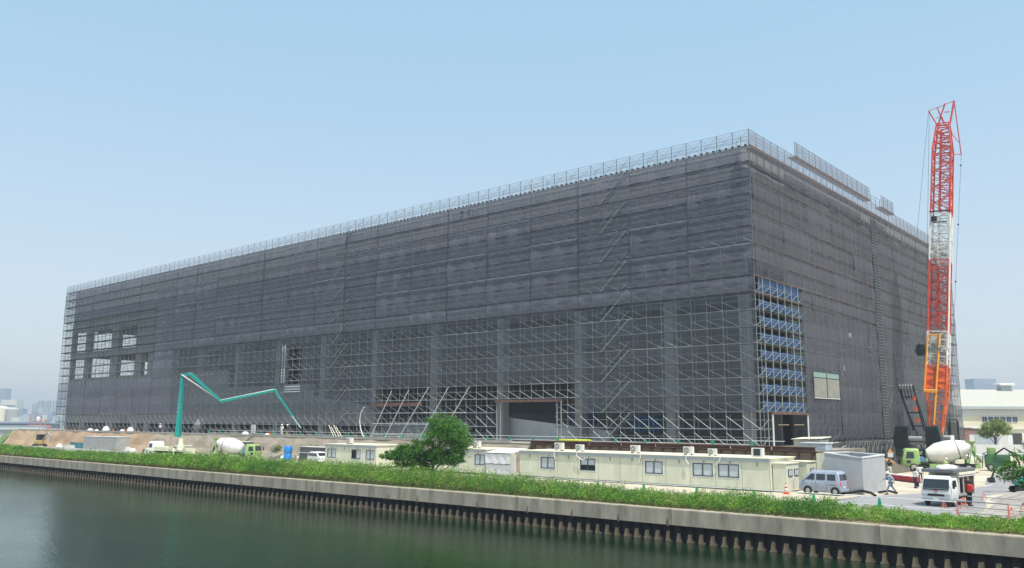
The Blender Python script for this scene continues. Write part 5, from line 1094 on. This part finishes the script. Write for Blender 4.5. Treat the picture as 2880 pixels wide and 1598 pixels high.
t = thing('white_car', 'small white car parked left of the short site office', 'car', (-54.2, -11.6, 0), R(170)); hull([(.3, 0, 3.4, .75), (.75, 0, 3.4, .8), (.95, .1, 3.35, .76), (1.4, .9, 3.1, .66), (1.5, 1.1, 2.9, .6)], .14).build('body', WHITE, t, smooth=True)
for s_ in (-1, 1): pane(t, 'side_window', DGLASS, [(.45, s_ * .77, .98), (3.1, s_ * .77, .98), (2.9, s_ * .69, 1.34), (.95, s_ * .69, 1.34)][::s_], (0, s_, .2))
pane(t, 'windscreen', DGLASS, [(.2, -.65, 1.0), (.2, .65, 1.0), (.85, .58, 1.37), (.85, -.58, 1.37)], (-.5, 0, .8))
for x in (.7, 2.7):
    for s_ in (-1, 1): wheel(t, x, s_ * .7, .29, .16, s_)
t = thing('small_excavator', 'little dark excavator at the far left of the slope', 'excavator', (-147, -11, 0), R(10))
MB().box(-.9, .9, -.7, .7, .6, 1.4).build('body', mat('yellow_cream_paint', (.5, .38, .15), .5), t, bevel=.08); MB().box(-.4, .8, -.6, .6, 1.4, 2.5).build('cab', DARKST, t, bevel=.05); MB().box(-.5, .9, -.7, .7, 2.5, 2.6).build('cab_roof', GALV, t)
for s_ in (-1, 1): MB().prism([(-1.2, .3), (-1, .6), (1, .6), (1.2, .3), (1, 0), (-1, 0)], s_ * .7 - .2, s_ * .7 + .2).build('track', DARKST, t)
MB().path([(.8, 0, 1.2), (2.4, 0, 3.0), (3.6, 0, 2.2), (3.4, 0, .9)], .13, 6).build('arm', GALV, t)
for i in range(26):
    x = -142 + i * 3.3 + rj.uniform(-1, 1); y = -11.5 + rj.uniform(-2.0, 2.2); k = i % 5
    if -128 < x < -113 or -96 < x < -79 or x > -64 or -75 < x < -63.5: continue
    b = MB(); L_ = rj.uniform(.7, 1.6)
    if k == 0: [b.box(-L_, L_, -.5 + .02 * q, .5, .14 * q, .14 * q + .1) for q in range(4)]
    elif k == 1: [b.bar((-L_, q * .22, .12 + (q % 3) * .2), (L_, q * .22 - .1, .15 + (q % 3) * .2), .07, 5) for q in range(6)]
    elif k == 2: b.lathe([(0, .5), (.3, .6), (.7, .5), (.9, .2)], (0, 0, 0), (0, 0, 1), 9)
    elif k == 3: b.prism([(-L_, 0), (L_, 0), (L_ * .9, .6), (-L_ * .2, .9), (-L_ * .8, .5)], -.6, .6)
    else: b.box(-L_, L_, -.5, .5, 0, .25).box(-L_ * .5, L_ * .6, -.4, .4, .25, .8)
    nm, m, lb = [('timber_stack', LAG, 'stack of brown boards'), ('pipe_bundle', GALVB, 'bundle of silver pipes'), ('white_bag', WHITE, 'lumpy white bag'), ('tarp_heap', mat('slate_tarp', (.1, .15, .2), .7), 'dark blue covered heap'), ('equipment_box', mat('ac_casing', (.66, .65, .6), .5), ('tall' if i % 2 else 'low') + ' pale equipment box')][k]
    side = 'left of the grey containers' if x < -128 else ('between the containers and the pump truck' if x < -96 else 'between the two trucks')
    tagp(b.build(nm, m, None, (x, y, 0), rj.uniform(-.5, .5)), f'{lb} on the ground {side}', nm.replace('_', ' '), 'loose materials in the left yard')['kind'] = 'thing'
for i in range(9):
    x = -71.5 + i * .95; b = MB(); [b.bar((-.9, q * .2, .1 + (q % 2) * .2), (.9, q * .2 + rj.uniform(-.2, .2), .3 + (q % 3) * .25), .06, 5) for q in range(5)]
    if i % 3 == 1: b = MB().lathe([(0, .35), (.3, .42), (.6, .2)], (0, 0, 0), (0, 0, 1), 9)
    if x > -64: continue
    tagp(b.build('scrap_pile', [GALVB, WHITE, GALV][i % 3], None, (x, -8.6 + (i % 2) * .7, 0), rj.uniform(-.5, .5)), ['tangle of bright steel tubes', 'white sack among steel tubes', 'tangle of dull steel tubes'][i % 3] + ' right of the left mixer, ' + ['nearest the mixer', 'midway', 'nearest the blue drums'][i // 3], 'scrap', 'scrap right of the left mixer')['kind'] = 'thing'
lowk = MB().box(0, 3.9, -.08, .08, 0, .45).mesh('white_kerb_board')
t = thing('white_kerb', 'low white barrier boards along the back of the weeds at the far left', 'barrier', (-150, -14.5, 0))
for k in range(13): obj('white_kerb_board', lowk, CONCW, t, (k * 4, 0, 0))
for i, (x, s) in enumerate(((-140.4, 1.0), (-133.4, 1.2), (-133.9, .8), (-126.5, .9), (-123.3, 1.1), (-84.5, 1.0), (-78.5, .7))):
    lb = ['white sack on the slope top, furthest left', 'large white sack on the slope top above the containers', 'white sack lying at the slope edge above the containers', 'flat white sack on the slope top right of the containers', 'white topped stand on the slope top', 'white sack beside the white panel under the boom', 'small white sack left of the worker pair'][i]
    tagp(MB().lathe([(0, .45), (.2, .55), (.5, .45), (.7, .2)], (0, 0, 0), (0, 0, 1), 10).build('white_sack', WHITE, None, (x, -4.2 - (i == 2) * 1.6, Z0), 0, True), lb, 'sack', 'white sacks on the slope top').scale = (s * 1.3, s, s * (1.3 if i in (1, 4) else .9))
t = thing('louvred_board', 'white louvred panel standing on the slope top under the boom', 'panel', (-82.6, -4.4, Z0)); MB().box(0, 1.1, 0, .08, .4, 1.7).build('board', WHITE, t); [MB().box(.1, 1.0, -.02, -.001, .6 + k * .3, .66 + k * .3).build('slat', GALV, t) for k in range(4)]; MB().bar((.1, .04, 0), (.1, .04, .4), .03, 5).build('leg', GALV, t); MB().bar((1.0, .04, 0), (1.0, .04, .4), .03, 5).build('leg', GALV, t)
t = thing('access_steps', 'small steel steps up to the scaffold right of the boom', 'steps', (-102.6, -3.4, Z0)); 
for s_ in (0, .8): MB().bar((0, s_, 0), (2.4, s_, 1.8), .06, 4).build('stringer', GALV, t); MB().bar((0, s_, .9), (2.4, s_, 2.7), .03, 4).build('handrail', GALVB, t)
for k in range(6): MB().box(.2 + k * .38, .5 + k * .38, 0, .8, .2 + k * .29, .24 + k * .29).build('tread', GALV, t)
for k in range(4): tagp(MB().bar((-60.9 + k * .55, -6.0, 4.9 - (k % 2) * .25), (-59.3 + k * .6, -6.2, 3.15), .045, 5).build('leaning_rail', CREAMR), ['leftmost', 'second from left', 'third from left', 'rightmost'][k] + ' of four pale handrail tubes leaning behind the short office', 'handrail', 'leaning handrail tubes')
tagp(MB().path([(-59.2, -1.2, 7.4), (-59.9, -1.2, 6.6), (-60.1, -1.2, 5.4), (-59.8, -1.2, 4.3), (-59.1, -1.2, 3.2)], .08, 6).build('white_hose', WHITE, smooth=True), 'curved white hose hanging on the scaffold left of the raking struts', 'hose')

# ------------------------------------------------------------------ factory and far right
t = thing('factory', 'long cream factory building with pale pitched roof and ridge vents at the right', 'factory', (-15.5, 140.5, 0), YAW)
FW, FH = 60, 9.2
MB().box(0, FW, 0, 24, 0, 4.2).build('lower_wall', CREAMR, t); MB().box(0, FW, .03, 24, 4.2, FH).build('upper_wall', mat('cream_wall', (.66, .62, .44), .75, var=.06, scale=.6), t)
MB().add([(-.6, -.8, FH - .1), (FW, -.8, FH - .1), (FW, 12, FH + 4.3), (-.6, 12, FH + 4.3), (-.6, -.8, FH + .2), (FW, -.8, FH + .2), (FW, 12, FH + 4.6), (-.6, 12, FH + 4.6)], [(3, 2, 1, 0), (4, 5, 6, 7), (0, 1, 5, 4), (1, 2, 6, 5), (2, 3, 7, 6), (3, 0, 4, 7)]).build('roof', mat('grey_cream_roof', (.44, .43, .37), .7, var=.05), t)
MB().add([(-.6, 12, FH + 4.6), (FW, 12, FH + 4.6), (FW, 25, FH), (-.6, 25, FH)], [(0, 1, 2, 3)]).build('roof', MATS['grey_cream_roof'], t)
MB().box(-.6, FW, -1.0, -.81, FH - .45, FH + .1).build('gutter', GUTTER, t); MB().box(0, FW, -.03, .0, FH - 1.9, FH - .5).build('grey_band', CONCW, t); MB().box(-.3, FW, -.35, -.01, 4.2, 4.45).build('canopy_edge', WHITE, t)
for k in range(6):
    f = MB().box(6.0 + k * 1.42, 7.3 + k * 1.42, -.08, .02, 5.7, 7.1).build('window', WHITE, t)
    for q in (0, 1): MB().box(6.08 + k * 1.42 + q * .6, 6.62 + k * 1.42 + q * .6, -.11, -.081, 5.8, 7.0).build('pane', mat('bluish_glass', (.04, .07, .13), .1, var=0), f)
for k, x in enumerate((2.8, 12.5 + 5)):
    MB().box(x, x + 2.6, 11, 13, FH + 4.3, FH + 5.6).build('ridge_vent', GUTTER, t); MB().loft([[(x + a * 1, 12 + b_, z) for a, b_ in ((-.6 + i_, -1.6 + i_ * .5), (3.2 - i_, -1.6 + i_ * .5), (3.2 - i_, 1.6 - i_ * .5), (-.6 + i_, 1.6 - i_ * .5))] for z, i_ in ((FH + 5.6, 0), (FH + 6.0, 0), (FH + 6.1, .3))]).build('vent_cap', WHITE, t)
MB().box(-1.2, 1.8, 6, 8.5, FH + 1.2, FH + 3.6).build('side_vent', CONC, t); MB().box(-1.8, 2.4, 5.4, 9, FH + 3.6, FH + 4.0).build('vent_cap', CONC, t)
for x in (.8, 1.3): MB().bar((x, -.5, 0), (x, -.5, FH - .4), .08, 6).build('downpipe', GUTTER, t)
MB().box(11.8, 15, -.2, .1, .0, 3.2).build('dark_doorway', DGLASS, t)
t = thing('lean_to', 'small white roofed lean-to against the left end of the factory', 'shed', (-13.2, 137.5, 0), YAW); MB().box(0, 3.4, 0, 3, 0, 4.3).build('body', mat('red_brown_wall', (.25, .15, .13), .8), t); MB().box(-.2, 3.8, -.3, 3.3, 4.5, 4.75).build('roof', WHITE, t)
t = thing('site_hoarding', 'pale blue grey hoarding panels in front of the factory', 'hoarding', (-8.9, 122.5, 0), YAW)
for k in range(9): MB().box(k * 1.02, k * 1.02 + 1.0, 0, .08, .1, 3.1).build('hoarding_panel', [CONCW, GUTTER, GUTTER, mat('blue_grey_wall', (.38, .42, .5), .6), MATS['blue_grey_wall'], MATS['blue_grey_wall'], CONCW, CONCW, WHITE][k], t)
t = thing('block_wall', 'long low grey wall at the far end of the yard', 'wall', (-3.6, 88.0, 0), YAW)
for k in range(9): MB().box(k * 3.0, k * 3.0 + 2.97, 0, .3, 0, 1.75 + (k % 2) * .02).build('wall_panel', CONCW, t)
t = thing('small_truck', 'white roofed small vehicle parked before the factory doorway', 'truck', (.9, 126.5, 0), YAW); MB().box(0, 3.6, 0, 1.8, 1.4, 1.9).build('roof', WHITE, t, bevel=.1); MB().box(.1, 3.5, .1, 1.7, .4, 1.4).build('body', DGLASS, t, bevel=.08)
for x in (.7, 2.8): wheel(t, x, .2, .35, .2, -1)
t = thing('gate_portal', 'dark rounded gateway in the mesh behind the crane boom', 'gateway', (0, 0, 0)); MB().box(.3, .5, 69, 73, .1, 5.6).build('opening', DARKST, t); MB().path([(.5, 68.8, .1), (.5, 68.8, 5.6), (.5, 69.5, 6.1), (.5, 73.0, 6.1), (.5, 73.6, 5.5), (.5, 73.6, .1)], .14, 6).build('portal_frame', DARKST, t)
def tower(label, x, y, w, d, h, m, fl=3.2, strips=0, rz=YAW, base=-2.5):
    t = thing('far_building', label, 'building', (x, y, base), rz, 'far buildings across the water'); MB().box(0, w, 0, d, 0, h - base).build('wall', m, t)
    wm_ = mat('far_window', (.25, .3, .36), .3, var=.1)
    n_ = int((h - 4) / fl)
    if strips: 
        for k in range(strips): MB().box(w * (k + .35) / strips, w * (k + .65) / strips, -.4, -.01, 2, h - base - 1).build('window_strip', wm_, t)
    else:
        for k in range(n_): MB().box(.6, w - .6, -.3, -.01, 3 + k * fl, 3 + k * fl + fl * .45).build('window_band', wm_, t)
    return t
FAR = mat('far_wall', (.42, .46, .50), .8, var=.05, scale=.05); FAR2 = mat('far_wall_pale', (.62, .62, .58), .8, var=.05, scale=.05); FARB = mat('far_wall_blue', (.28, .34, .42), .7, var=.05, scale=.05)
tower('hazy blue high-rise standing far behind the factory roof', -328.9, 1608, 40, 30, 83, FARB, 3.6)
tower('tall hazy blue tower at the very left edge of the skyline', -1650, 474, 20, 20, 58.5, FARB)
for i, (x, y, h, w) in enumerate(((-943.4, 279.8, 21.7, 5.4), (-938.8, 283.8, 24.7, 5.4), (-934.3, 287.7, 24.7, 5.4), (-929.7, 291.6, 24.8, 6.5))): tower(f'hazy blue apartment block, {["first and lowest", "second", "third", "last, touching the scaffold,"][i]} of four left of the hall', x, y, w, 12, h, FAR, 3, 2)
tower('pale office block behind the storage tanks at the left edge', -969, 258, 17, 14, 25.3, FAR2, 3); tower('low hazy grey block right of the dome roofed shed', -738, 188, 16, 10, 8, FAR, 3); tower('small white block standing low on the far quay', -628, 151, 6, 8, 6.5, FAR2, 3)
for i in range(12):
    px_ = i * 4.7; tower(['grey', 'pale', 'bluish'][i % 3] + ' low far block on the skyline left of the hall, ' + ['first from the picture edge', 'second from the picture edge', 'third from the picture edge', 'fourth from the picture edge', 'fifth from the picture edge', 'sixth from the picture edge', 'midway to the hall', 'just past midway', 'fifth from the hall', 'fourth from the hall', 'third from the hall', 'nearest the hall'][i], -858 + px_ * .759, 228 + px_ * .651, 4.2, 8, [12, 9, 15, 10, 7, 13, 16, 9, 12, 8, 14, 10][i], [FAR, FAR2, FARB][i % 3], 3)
def tank(label, x, y, r_, h, m):
    t = thing('storage_tank', label, 'storage tank', (x, y, -1), 0, 'storage tanks on the far quay'); MB().lathe([(0, r_), (h, r_)], n=24).build('shell', m, t, smooth=True); MB().lathe([(h, r_), (h + r_ * .25, r_ * .5), (h + r_ * .3, .1)], n=24).build('dome', m, t, smooth=True); return t
tank('pale storage tank cut by the left picture edge', -656, 153.5, 5.2, 14.2, CREAMR); tank('grey storage tank, right one of the pair at the left edge', -650, 159, 4.6, 13.2, mat('grey_tank', (.4, .41, .4), .7))
t = thing('dome_shed', 'white dome roofed shed on the far quay', 'shed', (-735, 191, -1), YAW); MB().prism([(0, 0), (11, 0), (11, 5)] + [(5.5 + 5.5 * math.cos(a), 5 + 4 * math.sin(a)) for a in np.linspace(0, math.pi, 9)] + [(0, 5)], 0, 20).build('body', FAR2, t)
t = thing('warehouse', 'long dark green roofed warehouse along the far quay', 'warehouse', (-620, 118, -.8), YAW); MB().box(0, 60, 0, 12, 0, 3.2).build('wall', mat('dark_teal_wall', (.10, .16, .18), .8), t); MB().prism([(-.5, 3.2), (60.5, 3.2), (60, 4.4), (0, 4.4)], -1, 13).build('roof', FARB, t)
t = thing('white_shed', 'white long low shed at the waterline by the scaffold edge', 'shed', (-566, 118, -.8), YAW); MB().box(0, 32, 0, 5, 0, 1.6).build('wall', WHITE, t); MB().box(-.2, 32.2, -.3, 5.2, 1.6, 2.0).build('roof', FAR, t)
RFL = mat('faded_red_steel', (.5, .2, .17), .7, var=.2)
t = thing('red_crane_frame', 'faint red steel crane frame on the far quay', 'crane', (-571, 143.5, -.8), YAW)
for k in range(7): MB().bar((k * 1.6, 0, 0), (k * 1.6 + (1.8 if k % 2 else -1.0), 0, 8 + 2.5 * math.sin(k)), .25, 4).build('frame_strut', RFL, t)
MB().bar((-1, 0, 4.4), (12, 0, 5), .3, 4).build('frame_beam', RFL, t); MB().box(-2, 12, 0, 3, 0, 2.4).build('frame_base', RFL, t)
t = thing('barge', 'dark blue barge moored at the far left', 'barge', (-494, 74, -2.4), YAW)
MB().loft([[(x, y, z) for x, y in ((-20 - o, 0), (15.5 + o, 0), (17.5 + o * 2, 4), (15.5 + o, 8), (-20 - o, 8))] for z, o in ((.02, 0), (2.1, .6))]).build('hull', mat('navy_hull', (.03, .05, .08), .6, var=.2), t); MB().box(-19, 14, .8, 7.2, 2.1, 2.9).build('deck_cargo', mat('blue_cargo', (.08, .16, .35), .6, var=.3, scale=.4), t); MB().box(-18, -4, 1, 6, 2.9, 3.5).build('white_cover', WHITE, t); MB().box(4, 9, 2, 6, 2.9, 4.0).build('deck_house', WHITE, t)
MB().bar((-22, 0, .35), (17, 0, .35), .3, 4).build('rubbing_strake', mat('grey_strake', (.25, .25, .25), .8), t)

# ------------------------------------------------------------------ summer haze
hb = MB().box(-2600, 900, -120, 2600, -3.6, 62).build('haze', None, kind='stuff')
hm = bpy.data.materials.new('haze_air'); hm.use_nodes = True; n = hm.node_tree; n.nodes.remove(n.nodes['Principled BSDF'])
pv = n.nodes.new('ShaderNodeVolumePrincipled'); pv.inputs['Color'].default_value = (.82, .90, 1, 1); pv.inputs['Density'].default_value = .00042; pv.inputs['Anisotropy'].default_value = .2
n.links.new(pv.outputs[0], n.nodes['Material Output'].inputs['Volume']); hb.data.materials.append(hm); hb.display_type = 'WIRE'
